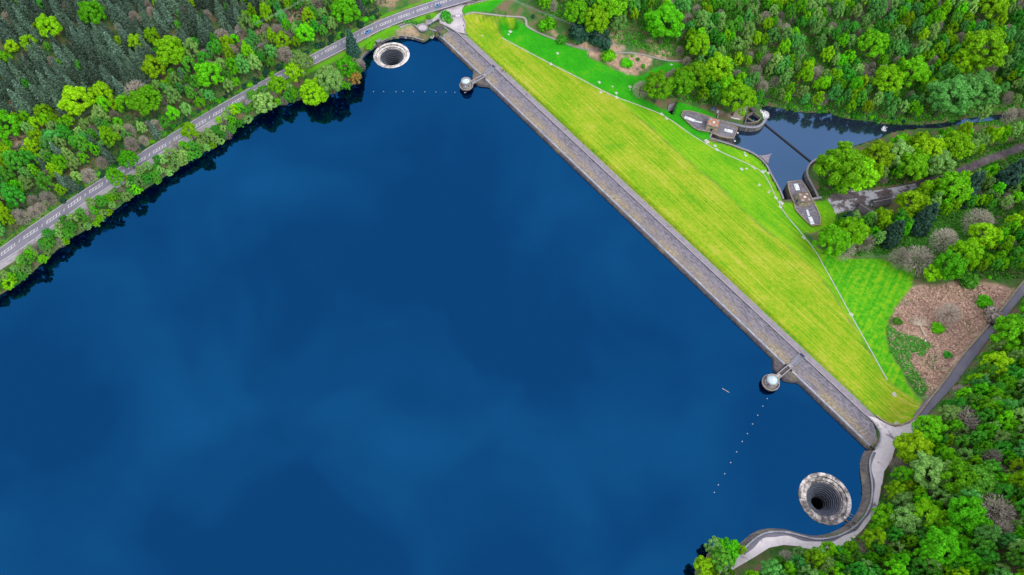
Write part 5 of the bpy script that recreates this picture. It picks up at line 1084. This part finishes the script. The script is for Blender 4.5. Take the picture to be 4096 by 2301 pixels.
# ------------------------------------------------------------------ trees
def quad_mesh(name, C_, U_, W_, mat):
    """leaf quads: centres, half-length and half-width vectors"""
    n = len(C_); V = np.stack([C_ - U_ - W_ * .55, C_ + U_ * .1 - W_, C_ + U_ + W_ * .35, C_ - U_ * .1 + W_], 1).reshape(-1, 3)
    me = bpy.data.meshes.new(name); me.vertices.add(4 * n); me.vertices.foreach_set('co', V.astype(np.float32).ravel()); me.loops.add(4 * n); me.loops.foreach_set('vertex_index', np.arange(4 * n, dtype=np.int32))
    me.polygons.add(n); me.polygons.foreach_set('loop_start', np.arange(0, 4 * n, 4, dtype=np.int32)); me.update(); me.materials.append(mat); return me
def unit(a): return a / (np.linalg.norm(a, axis=-1, keepdims=True) + 1e-9)
def leaf_frames(P, nrm, size, r_, elong=1.6, droop=0):
    t = unit(np.cross(nrm, unit(r_.standard_normal(P.shape)))); t[:, 2] -= droop; t = unit(t); w = np.cross(nrm, t); s = size * (.6 + .8 * r_.random(len(P)))[:, None]
    return P, t * s * .5 * elong, w * s * .5
def broad_geo(seed, tall=1.0, lobes=24, per=120, size=.62, lk=1.0):
    r_ = np.random.default_rng(seed); R = 4.5; cz = 6.6 * tall; az = 4.3 * tall; pts, nr = [], []
    cs = []
    for k in range(lobes):
        z = -.4 + 1.44 * (k + .5) / lobes; z = min(z, .99); a = k * 2.39996 + .5 * r_.standard_normal(); q = math.sqrt(max(0, 1 - z * z)); f = (.62 if lk == 1 else .60) + (.2 if lk == 1 else .36) * r_.random()
        cs.append((np.array([R * f * q * math.cos(a), R * f * q * math.sin(a), cz + az * f * z]), lk * (1.05 + .75 * r_.random())))
    for c, rr in cs:
        d = unit(r_.standard_normal((per, 3)) + (0, 0, .35) + .45 * unit(c - (0, 0, cz - 1.5))); rad = rr * (.72 + .36 * r_.random((per, 1)))
        pts.append(c + d * rad * (1, 1, .9)); nr.append(unit(d + .45 * r_.standard_normal((per, 3))))
    return leaf_frames(np.vstack(pts), np.vstack(nr), size, r_)
def big_geo(seed): return broad_geo(seed, 1.05, 64, 110, .36, .62)
def conifer_geo(seed, dense=False):
    r_ = np.random.default_rng(seed); H = 13. if not dense else 15.; pts, nr, U, W = [], [], [], []
    nl = 20 if not dense else 40
    for k in range(nl):
        f = k / (nl - 1); z = 2.6 + (H - 2.6) * f; R = (2.9 if not dense else 2.9) * (1 - f) ** (.85 if not dense else .7) * (.8 + .4 * r_.random()) + .2; nb = max(5, int((15 if not dense else 18) * (1 - f) + 4))
        for j in range(nb):
            a = 6.283 * j / nb + r_.random(); l = R * (.7 + .5 * r_.random()); out = np.array([math.cos(a), math.sin(a), 0]); side = np.array([-math.sin(a), math.cos(a), 0])
            for q in (.35, .65, .95):
                p = out * l * q + (0, 0, z - .32 * l * q + .25 * r_.standard_normal()); pts.append(p); U.append((out + (0, 0, -.25 + .35 * r_.standard_normal())) * .55); W.append(unit(side + .5 * r_.standard_normal(3)) * .46 * (1.15 - q * .5))
    return np.array(pts), np.array(U), np.array(W)
def spruce_geo(seed):
    A_ = conifer_geo(seed); r_ = np.random.default_rng(seed + 5); pts, nr = [], []
    for k in range(46):
        f = 1 - (1 - (k + .5) / 46) ** .7; z = 2.2 + 10.2 * f; R = 2.5 * (1 - f) ** .75; a = k * 2.39996; c = np.array([R * .7 * math.cos(a), R * .7 * math.sin(a), z]); rr = .35 + .45 * (1 - f)
        d = unit(r_.standard_normal((16, 3)) + (0, 0, .6)); pts.append(c + d * rr); nr.append(unit(d + .6 * r_.standard_normal((16, 3))))
    B_ = leaf_frames(np.vstack(pts), np.vstack(nr), .55, r_)
    return tuple(np.vstack([p, q]) for p, q in zip(A_, B_))
def cypress_geo(seed):
    r_ = np.random.default_rng(seed); pts, nr = [], []
    for k in range(120):
        f = (k + .5) / 120; f = 1 - (1 - f) ** .62; z = 1.2 + 13.6 * f; R = 2.75 * (1 - f) ** .62 * (.8 + .35 * r_.random()); a = k * 2.39996 + .4 * r_.standard_normal(); c = np.array([R * .78 * math.cos(a), R * .78 * math.sin(a), z]); rr = .28 + .55 * (1 - f) * (.7 + .5 * r_.random())
        d = unit(r_.standard_normal((48, 3)) + np.array([math.cos(a), math.sin(a), .5]) * .6); pts.append(c + d * rr * (.7 + .4 * r_.random((48, 1))) * (1, 1, 1.5)); nr.append(unit(d + .5 * r_.standard_normal((48, 3))))
    return leaf_frames(np.vstack(pts), np.vstack(nr), .34, r_)
def bare_geo(seed):
    r_ = np.random.default_rng(seed); P, U, W = [], [], []
    for k in range(1500):
        d = unit(r_.standard_normal(3) + (0, 0, .45)); f = .35 + .65 * r_.random() ** .6; p = np.array([0, 0, 4.3]) + d * (4.3, 4.3, 5.0) * f; u = unit(d + .35 * r_.standard_normal(3)); P.append(p); U.append(u * (.35 + .35 * r_.random())); W.append(unit(np.cross(u, r_.standard_normal(3))) * .055)
    return np.array(P), np.array(U), np.array(W)
def shrub_geo(seed):
    r_ = np.random.default_rng(seed); P, N_ = [], []
    for k in range(13):
        a = r_.random() * 6.28; q = r_.random() ** .5 * 1.3; c = np.array([q * math.cos(a), q * math.sin(a), .85 + .7 * r_.random() * (1.5 - q)]); d = unit(r_.standard_normal((85, 3)) + (0, 0, .5)); P.append(c + d * (.65 + .35 * r_.random((85, 1)))); N_.append(unit(d + .5 * r_.standard_normal((85, 3))))
    return leaf_frames(np.vstack(P), np.vstack(N_), .36, r_)
def trunk_mb(seed, h, r0, limbs=6, spread=2.6, z0=.35):
    r_ = np.random.default_rng(seed); mb = MB().tube((0, 0, -1.2), (.1, .05, h * .55), r0, r0 * .62, 8).tube((.1, .05, h * .55), (.15, 0, h * .92), r0 * .62, r0 * .2, 6)
    for k in range(limbs):
        a = 6.283 * k / limbs + r_.random(); z = h * (z0 + .35 * r_.random()); e_ = (spread * math.cos(a), spread * math.sin(a), z + 2.2 + r_.random()); mb.tube((.1, .05, z), e_, r0 * .42, r0 * .12, 5)
    return mb
GEO = {'broad': [broad_geo(s, t, l, 120, .40, lk) for s, t, l, lk in ((1, 1, 42, .70), (2, 1.15, 48, .64), (3, .95, 38, .74), (4, 1.35, 54, .60), (5, 1.1, 34, .82), (6, 1.25, 44, .6))], 'big': [big_geo(s) for s in (51, 52)], 'con': [spruce_geo(s) for s in (11, 12, 13, 14)], 'cond': [cypress_geo(s) for s in (21, 22)], 'bare': [bare_geo(s) for s in (31, 32, 33)], 'shrub': [shrub_geo(s) for s in (41, 42, 43)]}
TRK = {}
for g, (h, r0, n, sp) in {'broad': (8.5, .34, 6, 2.6), 'con': (12.5, .22, 0, 0), 'cond': (14.5, .3, 0, 0), 'bare': (8, .28, 9, 2.8), 'shrub': (1.4, .1, 4, .9)}.items():
    mb = trunk_mb(hash(g) % 97 if False else len(g) * 7, h, r0, n, sp) if g != 'shrub' else MB().tube((0, 0, -.3), (0, 0, 1.0), .12, .06, 6).tube((0, 0, .3), (.7, .2, 1.3), .07, .03, 5).tube((0, 0, .3), (-.5, .5, 1.2), .07, .03, 5)
    me = bpy.data.meshes.new('trunk'); me.from_pydata(mb.v, [], mb.f); me.materials.append(M['bark']); TRK[g] = me
CM = {}
KIND = {'G': ('broad', 'bright_green_tree', 'bright green broadleaf tree'), 'Y': ('broad', 'yellow_green_tree', 'yellow green broadleaf tree'), 'L': ('broad', 'pale_green_tree', 'pale green broadleaf tree'), 'M': ('broad', 'mid_green_tree', 'mid green broadleaf tree'), 'T': ('broad', 'bluish_green_tree', 'bluish green broadleaf tree'),
        'O': ('broad', 'ochre_tree', 'ochre orange tree'), 'P': ('bare', 'bare_tree', 'grey bare twiggy tree'), 'D': ('con', 'conifer', 'grey green spiky conifer'), 'K': ('cond', 'conifer', 'dark green dense conifer'),
        'b': ('shrub', 'shrub', 'dark bluish rounded shrub'), 'g': ('shrub', 'shrub', 'bright green rounded bush'), 'y': ('shrub', 'shrub', 'yellow green rounded bush'), 'm': ('shrub', 'shrub', 'mid green rounded bush'), 'p': ('shrub', 'shrub', 'grey brown dry bush')}
LK = {'b': 'B', 'g': 'G', 'y': 'Y', 'm': 'M', 'p': 'P'}
BASE_R = {'broad': 4.9, 'con': 2.5, 'cond': 2.9, 'bare': 4.3, 'shrub': 2.0}; BASE_H = {'broad': 10.8, 'con': 13., 'cond': 15., 'bare': 9.2, 'shrub': 2.4}; MIDH = {'broad': .60, 'con': .55, 'cond': .5, 'bare': .5, 'shrub': .5}
PLACED = []
def crown_mesh(kind, var, big=False):
    g = 'big' if big else KIND[kind][0]; k = (kind, g, var % len(GEO[g]))
    if k not in CM: CM[k] = quad_mesh('crown', *GEO[g][k[2]], LEAF[LK.get(kind, kind)])
    return CM[k]
def plant(kind, x, y, r, hf=1.0, label=None, group=None):
    g, nm, lb = KIND[kind]; s = r / BASE_R[g]; sz = s ** .8 * hf * (1.12 if g == 'broad' else 1) if g != 'shrub' else s * hf
    t = bpy.data.objects.new(nm, None); COL.objects.link(t); t.location = (x, y, float(gz(x, y)) - .15); t.rotation_euler = (0, 0, rng.random() * 6.283); t.scale = (s, s, sz); t.empty_display_size = .5
    tag(t, label or lb, 'shrub' if g == 'shrub' else 'tree', group)
    for n_, me in (('crown', crown_mesh(kind, int(rng.integers(0, 60)), g == 'broad' and r > 5.6)), ('trunk', TRK[g])): o = bpy.data.objects.new(n_, me); COL.objects.link(o); o.parent = t
    PLACED.append((x, y, r)); return t
def plant_px(kind, x, y, r, label=None, hf=1.0, group=None):
    """x, y, r in the 2576 wide survey picture: middle of the crown"""
    g = KIND[kind][0]; px, py = x * 1.59006, y * 1.59006; z = float(gz(*at(px, py, 0))); 
    p = hit(px, py, 0); dist = math.sqrt(p[0] ** 2 + p[1] ** 2 + (CAMH - p[2]) ** 2); rm = r * 1.59006 * dist / FPX; s = rm / BASE_R[g]; h = BASE_H[g] * (s ** .8 if g != 'shrub' else s) * hf
    p = hit(px, py, h * MIDH[g]); return plant(kind, p[0], p[1], rm, hf, label, group)
# trees one can pick out: kind, x, y, crown radius, label
PICK = [('Y',130,78,24,'tall yellow green tree alone in the dark conifers, leftmost of two in the plantation',1.2),('G',236,42,26,'bright green tree deep in the dark conifers near the top edge',1.1),('Y',432,140,34,'broad yellow green tree at the edge of the dark conifers',1.1),('Y',392,175,26,'smaller yellow green tree just left below the broad one at the conifer edge'),('Y',348,118,18,'small yellow green tree among conifers, above the broad one'),('Y',385,95,16,'narrow yellow green tree high among the conifers',1.4),
 ('Y',195,262,34,'broad yellow green tree at the lower edge of the conifers'),('Y',258,240,24,'yellow green tree right of the broad one at the lower conifer edge'),('G',22,322,30,'bright green tree at the left edge of the photo'),('Y',110,285,18,'small yellow green tree hidden in the lower conifers'),('G',372,262,34,'broad bright green tree on the left slope above the road'),('G',528,195,32,'round bright green tree standing by the woodland track'),('Y',30,120,14,'small yellow green tree near the left edge of the conifers'),
 ('G',768,90,24,'bright green tree between the woodland track and the main road'),('Y',712,108,20,'yellow green tree left of the bright one behind the main road'),('P',345,232,26,'bare brown tree at the lower edge of the conifers'),('P',560,95,20,'bare grey tree between the conifers and the bracken'),('Y',572,112,14,'narrow yellow green tree in front of the bare grey one',1.5),('G',10,150,18,'bright green tree at the left edge inside the conifers'),('Y',75,110,16,'olive tree left of the tall lone one in the conifers'),('G',870,35,34,'big bright green tree beside the main road near the top edge'),('Y',745,185,24,'round yellow green tree overhanging the road edge'),('Y',700,218,22,'yellow green tree between the road and the water, left of the round one'),('Y',480,335,19,'small yellow green tree overhanging the road by the layby'),('G',325,405,21,'bright green tree leaning over the road markings'),('G',298,455,18,'small bright green tree on the shore side of the road'),
 ('K',884,108,17,'tall dark conifer between the road and the cove',1.0),('Y',792,242,36,'large round yellow green tree at the tip of the wooded shore'),('L',832,205,34,'large pale green tree on the wooded point'),('G',872,175,26,'bright green tree on the wooded point nearest the cove'),('O',893,203,17,'orange brown tree at the tip of the wooded point'),('L',665,265,28,'pale green tree over the water left of the wooded point'),('L',760,165,28,'pale green tree behind the wooded point'),
 ('G',1668,65,46,'largest round bright green tree in the wood above the path'),('G',1450,38,30,'bright green tree at the top of the brown bracken'),('Y',1500,58,34,'yellow green tree with a tall crown above the bracken',1.1),('G',1535,20,40,'big dark based green tree at the top edge above the bracken'),('Y',1800,178,36,'yellow green tree beside the end of the gravel path'),('G',1655,225,38,'bright green tree at the left end of the group by the culvert pit'),('G',1712,215,34,'bright green tree in the middle of the group by the culvert pit'),('Y',1745,195,34,'green tree at the right of the group by the culvert pit'),('Y',1855,255,40,'yellow green tree above the terracotta valve house'),('G',1832,228,30,'bright green tree behind the terracotta valve house'),('Y',1755,120,30,'yellow green tree right of the largest round tree'),
 ('P',1612,225,20,'pale bare tree standing on the lawn edge'),('g',1530,137,18,'bright green bush on the brown bracken beside the gravel path'),('g',1576,156,15,'small round bush standing alone on the brown bracken'),('g',1380,62,22,'bright green bush beside the bend of the gravel path'),('b',1462,75,34,'dark bluish rhododendron above the gravel path, left of two'),('b',1512,95,30,'dark bluish rhododendron above the gravel path, right of two'),('m',1458,92,18,'green bush in front of the dark rhododendron'),('m',1413,98,13,'mid green bush by the bracken strip'),('L',1552,62,24,'pale green tree beside the bracken patch'),
 ('G',2192,118,32,'round bright green tree high in the right hand wood'),('Y',2468,135,46,'largest yellow green tree in the right hand wood'),('Y',2418,165,26,'smaller yellow green tree below the largest one'),('G',2292,188,34,'round green tree in the middle of the right hand wood'),('Y',2230,210,34,'olive green tree left of the round one in the right hand wood'),('Y',2338,225,20,'small bright yellow green tree above the teal grove'),('T',2380,250,46,'wide bluish green tree above the narrow river'),('T',2450,240,42,'wide bluish green tree right of the other above the narrow river'),('Y',2490,18,30,'yellow green tree near the top right corner'),
 ('G',2112,430,58,'biggest bright green tree beside the curving wall of the pool'),('Y',2145,445,48,'large yellow green tree behind the curving pool wall'),('Y',2205,400,36,'yellow green tree in the row behind the pool'),('L',2250,395,34,'pale green tree in the row along the track'),('G',2290,425,34,'green tree in the middle of the row along the track'),('Y',2330,385,34,'yellow green tree in the row along the track, third from the pool'),('L',2360,420,30,'ochre tinted pale tree at the end of the row along the track'),('Y',2400,375,34,'yellow green tree at the far end of the row along the track'),
 ('K',2250,582,23,'dark dense conifer, nearest the valve house of three',.85),('K',2330,545,25,'dark dense conifer in the middle of three below the track',.9),('K',2440,470,26,'dark dense conifer, topmost of three below the track',.9),('K',2545,440,26,'dark conifer at the right edge below the track',.9),('K',2130,553,17,'small bluish conifer beside the wet yard',.8),('G',2090,612,38,'bright green tree beside the drain kerb below the lower valve house'),('Y',2140,590,36,'yellow green tree right of the bright one by the drain kerb'),('Y',2219,550,22,'yellow green tree above the nearest dark conifer'),('Y',2290,520,34,'yellow green tree by the dark slate shed'),('G',2400,480,38,'green tree between the dark conifers'),('L',2150,549,16,'pale green tree by the slate sheds'),
 ('P',2265,650,24,'bare grey tree at the top of the green clearing'),('P',2375,605,28,'bare grey tree in the middle of the rough green clearing'),('P',2310,655,34,'large bare pinkish grey tree in front of the lawn corner'),('P',2175,610,22,'olive bare tree beside the nearest dark conifer'),('P',2125,628,24,'bare tree below the bright green tree by the drain kerb'),('P',2460,560,30,'bare grey tree right of the rough clearing'),
 ('G',2385,672,34,'bright green tree at the corner of the bracken clearing'),('Y',2425,640,32,'yellow green tree in the belt above the bracken clearing'),('Y',2470,600,32,'yellow green tree high in the belt above the bracken clearing'),('Y',2345,690,20,'small yellow green tree at the left end of the belt'),('m',2440,705,20,'mid green bush right of the tree belt'),('m',2475,635,22,'mid green round bush behind the tree belt'),('g',2478,758,16,'bright green bush by the mossy lane wall'),('g',2360,825,14,'bright green bush right of the fallen tree'),('m',2258,807,11,'low green bush left of the fallen tree'),('m',2385,893,9,'small green bush low in the bracken clearing'),('p',2500,795,22,'grey dry bush beside the mossy lane wall'),('P',2385,790,26,'leafless grey tree behind the fallen tree'),
 ('P',2420,1060,36,'large bare grey tree in the lower right wood'),('P',2500,1290,40,'wide bare grey brown tree low in the right wood'),('Y',2290,1130,40,'yellow topped round tree beside the lane junction'),('G',2545,850,44,'large green tree at the right edge beside the lane'),('Y',2500,925,32,'golden green tree beside the lane'),('G',2330,1085,36,'green tree just above the lane junction'),('L',2335,1190,44,'pale green tree beside the curve of the lakeside lane'),('G',2420,1215,46,'bright green tree in the middle of the lower right wood'),('M',2455,1225,42,'mid green tree right of the bright one in the lower right wood'),('Y',2330,1300,36,'golden olive tree low in the right wood'),('L',2280,1315,36,'pale green round tree near the bend of the lakeside lane'),('G',2430,1300,44,'vivid green tree below the bare grey tree'),('G',2370,1385,46,'bright green tree near the bottom edge below the bend'),('G',2220,1305,26,'green tree closest to the bend of the lakeside lane'),
 ('G',1828,1385,30,'bright green tree on the little point left of the lakeside lane'),('L',1795,1378,22,'pale green tree at the water edge of the little point'),('M',1812,1410,28,'mid green tree in the middle of the little point'),('Y',1772,1428,26,'yellow green tree at the lower tip of the little point'),('m',2183,1136,8,'tiny green bush growing at the corner of the dam and the retaining wall'),('m',1120,38,13,'green bush with a flowering side on the forecourt island'),('m',1130,50,9,'clipped green bush beside the forecourt'),
 ('m',1043,57,7,'low clipped hedge bush beside the steps'),('m',1078,42,6,'small clipped bush on the bank between steps and road'),('m',1030,54,6,'low hedge bush left of the steps'),('m',1018,54,5,'dark clipped bush at the end of the footpath hedge'),('m',972,84,6,'bright bush on the bank behind the cove wall'),('g',925,106,12,'tall bright bush beside the dark conifer at the cove')]
for e_ in PICK:
    plant_px(e_[0], e_[1], e_[2], e_[3], e_[4], e_[5] if len(e_) > 5 else 1.0)
# white blossom shrub
p = hit(*z3([(945,405)])[0], 1.0); q = plant('m', p[0], p[1], 2.1, 1.1, 'white flowering shrub on the forecourt island')
CMW = quad_mesh('blossom', *[a[::3] + ((0, 0, .12) if i == 0 else 0) for i, a in enumerate(shrub_geo(77))], M['white']); o = bpy.data.objects.new('blossom', CMW); COL.objects.link(o); o.parent = q

# keep clear of roads, paths, water and works
KEEPP = [FORE, LAKE_ROAD, YARD[:, :2], PLAT_A, PLAT_B, POOL, LAKE, PIT, BASIN_A, EMBP, hitl(lush_px)[:, :2], hitl(poollawn_px)[:, :2], hitl(blawn_px)[:, :2], hitl(side_px)[:, :2], hitl(meadow_px)[:, :2], np.vstack([RUm[:, :2], RLm[::-1, :2]])]
KEEPP.append(hitl(ov([(2125,485),(2265,465),(2275,520),(2235,560),(2150,565)]))[:, :2])
KEEPL = [(acc, 2.6), (path, 1.6), (track, 3.0), (rpath, 1.6), (npath, 1.0)]
def blocked(X, Y, rr, pad=0.0, skip=None):
    b_ = np.zeros(X.shape, bool)
    for P in KEEPP:
        if P is skip: continue
        f = .45
        b_ |= sdist(X, Y, P) < rr * f + pad
    for L_, w in KEEPL: b_ |= dline(X, Y, L_[:, :2])[0] < w + rr * .5
    return b_
def fill(poly, n, mixk, rr, where, dens=.80, seed=0, world=None, cap=400, shore=None, tall=.15, skip=None):
    r_ = np.random.default_rng(seed); P = hitl(ov(poly))[:, :2] if world is None else world; lo, hi = P.min(0), P.max(0)
    X = lo[0] + (hi[0] - lo[0]) * r_.random(n); Y = lo[1] + (hi[1] - lo[1]) * r_.random(n); R = rr[0] + (rr[1] - rr[0]) * r_.random(n) ** 1.3
    m = inpoly(X, Y, P); X, Y, R = X[m], Y[m], R[m]; m = ~blocked(X, Y, R * (1 if shore is None else shore), 0.0, skip); X, Y, R = X[m], Y[m], R[m]
    ks = list(mixk); w = np.array([mixk[k] for k in ks], float); w /= w.sum(); A = np.array(PLACED) if PLACED else np.zeros((0, 3)); got = 0
    nx_ = np.sin(X * .045 + 1.3 * seed) + np.sin(Y * .06 + seed)
    for x, y, r in zip(X, Y, R):
        if got >= cap: break
        if len(A) and (np.hypot(A[:, 0] - x, A[:, 1] - y) < dens * (A[:, 2] + r)).any(): continue
        k = ks[r_.choice(len(ks), p=w)]; g, nm, lb = KIND[k]
        rk = r * (.62 if g in ('con', 'cond') else 1) if ks[0] != 'D' else r * (1 if g == 'con' else .9)
        plant(k, x, y, rk, (.85 if g in ('con', 'cond') else 1.0) + .4 * r_.random() + (tall if g == 'broad' else 0) + (.25 if g == 'con' and rk < 2.6 else 0), f'{lb} {where}', f'{lb}s {where}'); A = np.vstack([A, (x, y, rk)]); got += 1
    return got
N1 = fill([(0,-30),(690,-30),(640,60),(560,110),(480,165),(330,245),(200,295),(60,300),(-40,330),(-60,0)], 9000, {'D': 9, 'P': .8, 'Y': .45, 'M': .5}, (2.5, 3.7), 'packed in the conifer plantation on the left hillside', .72, 1, cap=282, tall=-.1)
fill([(-40,320),(200,310),(330,260),(480,170),(640,60),(720,-20),(1000,-20),(930,46),(720,160),(520,285),(300,425),(100,555),(-40,640)], 20000, {'G': 2.0, 'Y': 2.2, 'L': 3.4, 'M': 3.0, 'P': 3.6, 'D': 1, 'T': 1.2}, (2.8, 5.0), 'on the slope between the conifers and the main road', .62, 2, cap=260)
strip_ = np.vstack([offset(SHORE_L, 4.6), offset(SHORE_L, -1.6)[::-1]])
KEEPP.append(np.vstack([offset(RLm, 0)[(RLm[:, 0] < -180)], offset(RLm, -4.6)[(RLm[:, 0] < -180)][::-1]]))
fill(None, 45000, {'G': 2, 'L': 6, 'M': 4, 'Y': 1, 'P': 1.2}, (2.2, 3.7), 'on the narrow shore between the road and the reservoir', .46, 3, strip_, 200, .12, -.3, LAKE)
fill([(1330,-30),(2620,-30),(2620,310),(2400,316),(2230,318),(2100,300),(1960,282),(1880,270),(1800,282),(1640,245),(1725,165),(1725,150),(1690,140),(1680,95),(1600,70),(1440,40),(1360,40)], 9000, {'G': 3.2, 'L': 3.2, 'M': 2.7, 'Y': 2.6, 'T': 3.0, 'P': 2.6}, (2.9, 4.9), 'in the wood above the stilling pool', .55, 4, cap=560, tall=.12)
fill([(2075,455),(2130,420),(2240,382),(2400,362),(2620,350),(2620,385),(2440,410),(2300,455),(2190,490),(2070,500)], 3000, {'Y': 3, 'G': 3, 'L': 3, 'P': 1}, (3.0, 5.0), 'between the river and the track', .62, 5, cap=110, tall=.3)
fill([(2110,570),(2200,545),(2300,495),(2620,405),(2620,520),(2400,535),(2330,565),(2250,610),(2110,640),(2070,610)], 3000, {'Y': 3, 'G': 3, 'L': 3, 'P': 1.5, 'M': 2}, (2.6, 4.6), 'below the track', .64, 6, cap=90, tall=.3)
fill([(2350,700),(2400,640),(2620,530),(2620,680),(2540,690),(2440,690)], 2500, {'Y': 3, 'G': 3, 'M': 3, 'P': 1}, (2.6, 4.4), 'in the belt above the bracken clearing', .66, 7, cap=60)
fill([(2640,700),(2540,780),(2500,870),(2400,965),(2330,1050),(2270,1130),(2235,1190),(2205,1290),(2175,1345),(2080,1395),(1960,1405),(1850,1480),(2640,1480)], 20000, {'G': 4.6, 'M': 3.9, 'L': 2.4, 'Y': 1.9, 'P': 1.7, 'T': 1.0}, (2.8, 5.0), 'in the lower right wood beside the lakeside lane', .50, 8, cap=330)
fill([(1740,1460),(1760,1415),(1790,1372),(1860,1360),(1868,1400),(1815,1470)], 8000, {'G': 2, 'L': 2, 'Y': 1}, (1.8, 3), 'on the little point left of the lakeside lane', .7, 9, cap=14, shore=.2)
# low bushes along the shore, banks and clearings
fill([(1900,268),(2000,285),(2100,300),(2240,318),(2400,316),(2400,300),(2230,300),(2000,262),(1905,255)], 16000, {'m': 4, 'g': 2, 'b': 1}, (1.2, 2.2), 'along the pool bank', .7, 10, cap=90, shore=.1)
fill([(-40,600),(300,440),(520,300),(720,175),(860,100),(930,55),(960,40),(950,25),(720,140),(510,270),(290,410),(-40,570)], 40000, {'b': 5, 'm': 3, 'g': 1}, (1.3, 2.4), 'along the upper edge of the main road', .62, 11, cap=180)
fill([(1340,20),(1700,100),(1640,180),(1560,190),(1450,140),(1340,70)], 900, {'m': 2, 'g': 2, 'b': 1, 'p': 1}, (1.0, 1.9), 'in the bracken by the gravel path', 1.4, 12, cap=9)
fill([(2240,620),(2400,560),(2560,520),(2560,700),(2330,720),(2240,650)], 1500, {'m': 3, 'p': 3, 'g': 1}, (1.0, 2.0), 'in the rough green clearing', 1.25, 13, cap=60)
def undergrowth(name, poly, n, cols, label, seed, world=None, check=True, size=.75):
    r_ = np.random.default_rng(seed); P = hitl(ov(poly))[:, :2] if world is None else world; lo, hi = P.min(0), P.max(0); X = lo[0] + (hi[0] - lo[0]) * r_.random(n); Y = lo[1] + (hi[1] - lo[1]) * r_.random(n); m = inpoly(X, Y, P); X, Y = X[m], Y[m]; m = ~blocked(X, Y, np.full(X.shape, .8)) if check else np.ones(X.shape, bool); X, Y = X[m], Y[m]
    k = 5; Z = gz(X, Y); Pq = np.repeat(np.stack([X, Y, Z], 1), k, 0); Pq += r_.standard_normal(Pq.shape) * (.5, .5, .22) + (0, 0, .35); nrm = unit(r_.standard_normal(Pq.shape) * .6 + (0, 0, 1)); fr = leaf_frames(Pq, nrm, size, r_, 1.5 if check else 3.5)
    me = quad_mesh(name, *fr, cols); o = bpy.data.objects.new(name, me); COL.objects.link(o); struct(o, label, 'stuff', 'undergrowth')
U1 = leaf_mat('undergrowth_green', (.09, .40, .03), .6); 
undergrowth('undergrowth', [(1330,-30),(2620,-30),(2620,310),(2230,318),(1960,282),(1640,245),(1725,165),(1600,120),(1440,60),(1360,40)], 26000, U1, 'low green undergrowth on the floor of the wood above the pool', 1)
undergrowth('undergrowth', [(2640,700),(2500,870),(2400,965),(2270,1130),(2205,1290),(2175,1345),(1960,1405),(1850,1480),(2640,1480)], 14000, U1, 'low green undergrowth in the lower right wood', 2)
undergrowth('undergrowth', [(-40,320),(330,270),(640,70),(720,-20),(1000,-20),(930,46),(520,285),(100,555),(-40,640)], 16000, leaf_mat('undergrowth_blue', (.06, .22, .06), .6), 'low dark undergrowth on the slope above the main road', 3)
undergrowth('undergrowth', None, 12000, U1, 'low green undergrowth along the reservoir shore', 4, strip_)
undergrowth('undergrowth', [(2060,440),(2130,410),(2620,345),(2620,700),(2350,700),(2250,640),(2070,640)], 16000, U1, 'low undergrowth around the track and the clearing', 5)

MW = hitl(meadow_px)[:, :2]
undergrowth('bracken', None, 4500, leaf_mat('dry_bracken', (.62, .47, .35), .4, .3), 'dry brown bracken litter in the clearing', 6, MW + (MW.mean(0) - MW) * .06, False, .5)
for k, p_ in enumerate((rg_px[0], rg_px[2])):
    W_ = hitl(p_)[:, :2]; undergrowth('rough_grass', None, 3500, leaf_mat('rough_grass_blade', (.10, .42, .05), .45, .35), ['rough green grass in the clearing below the dark conifers', 'rough green grass along the edge of the bracken'][k], 7 + k, W_ + (W_.mean(0) - W_) * .08, False, .5)
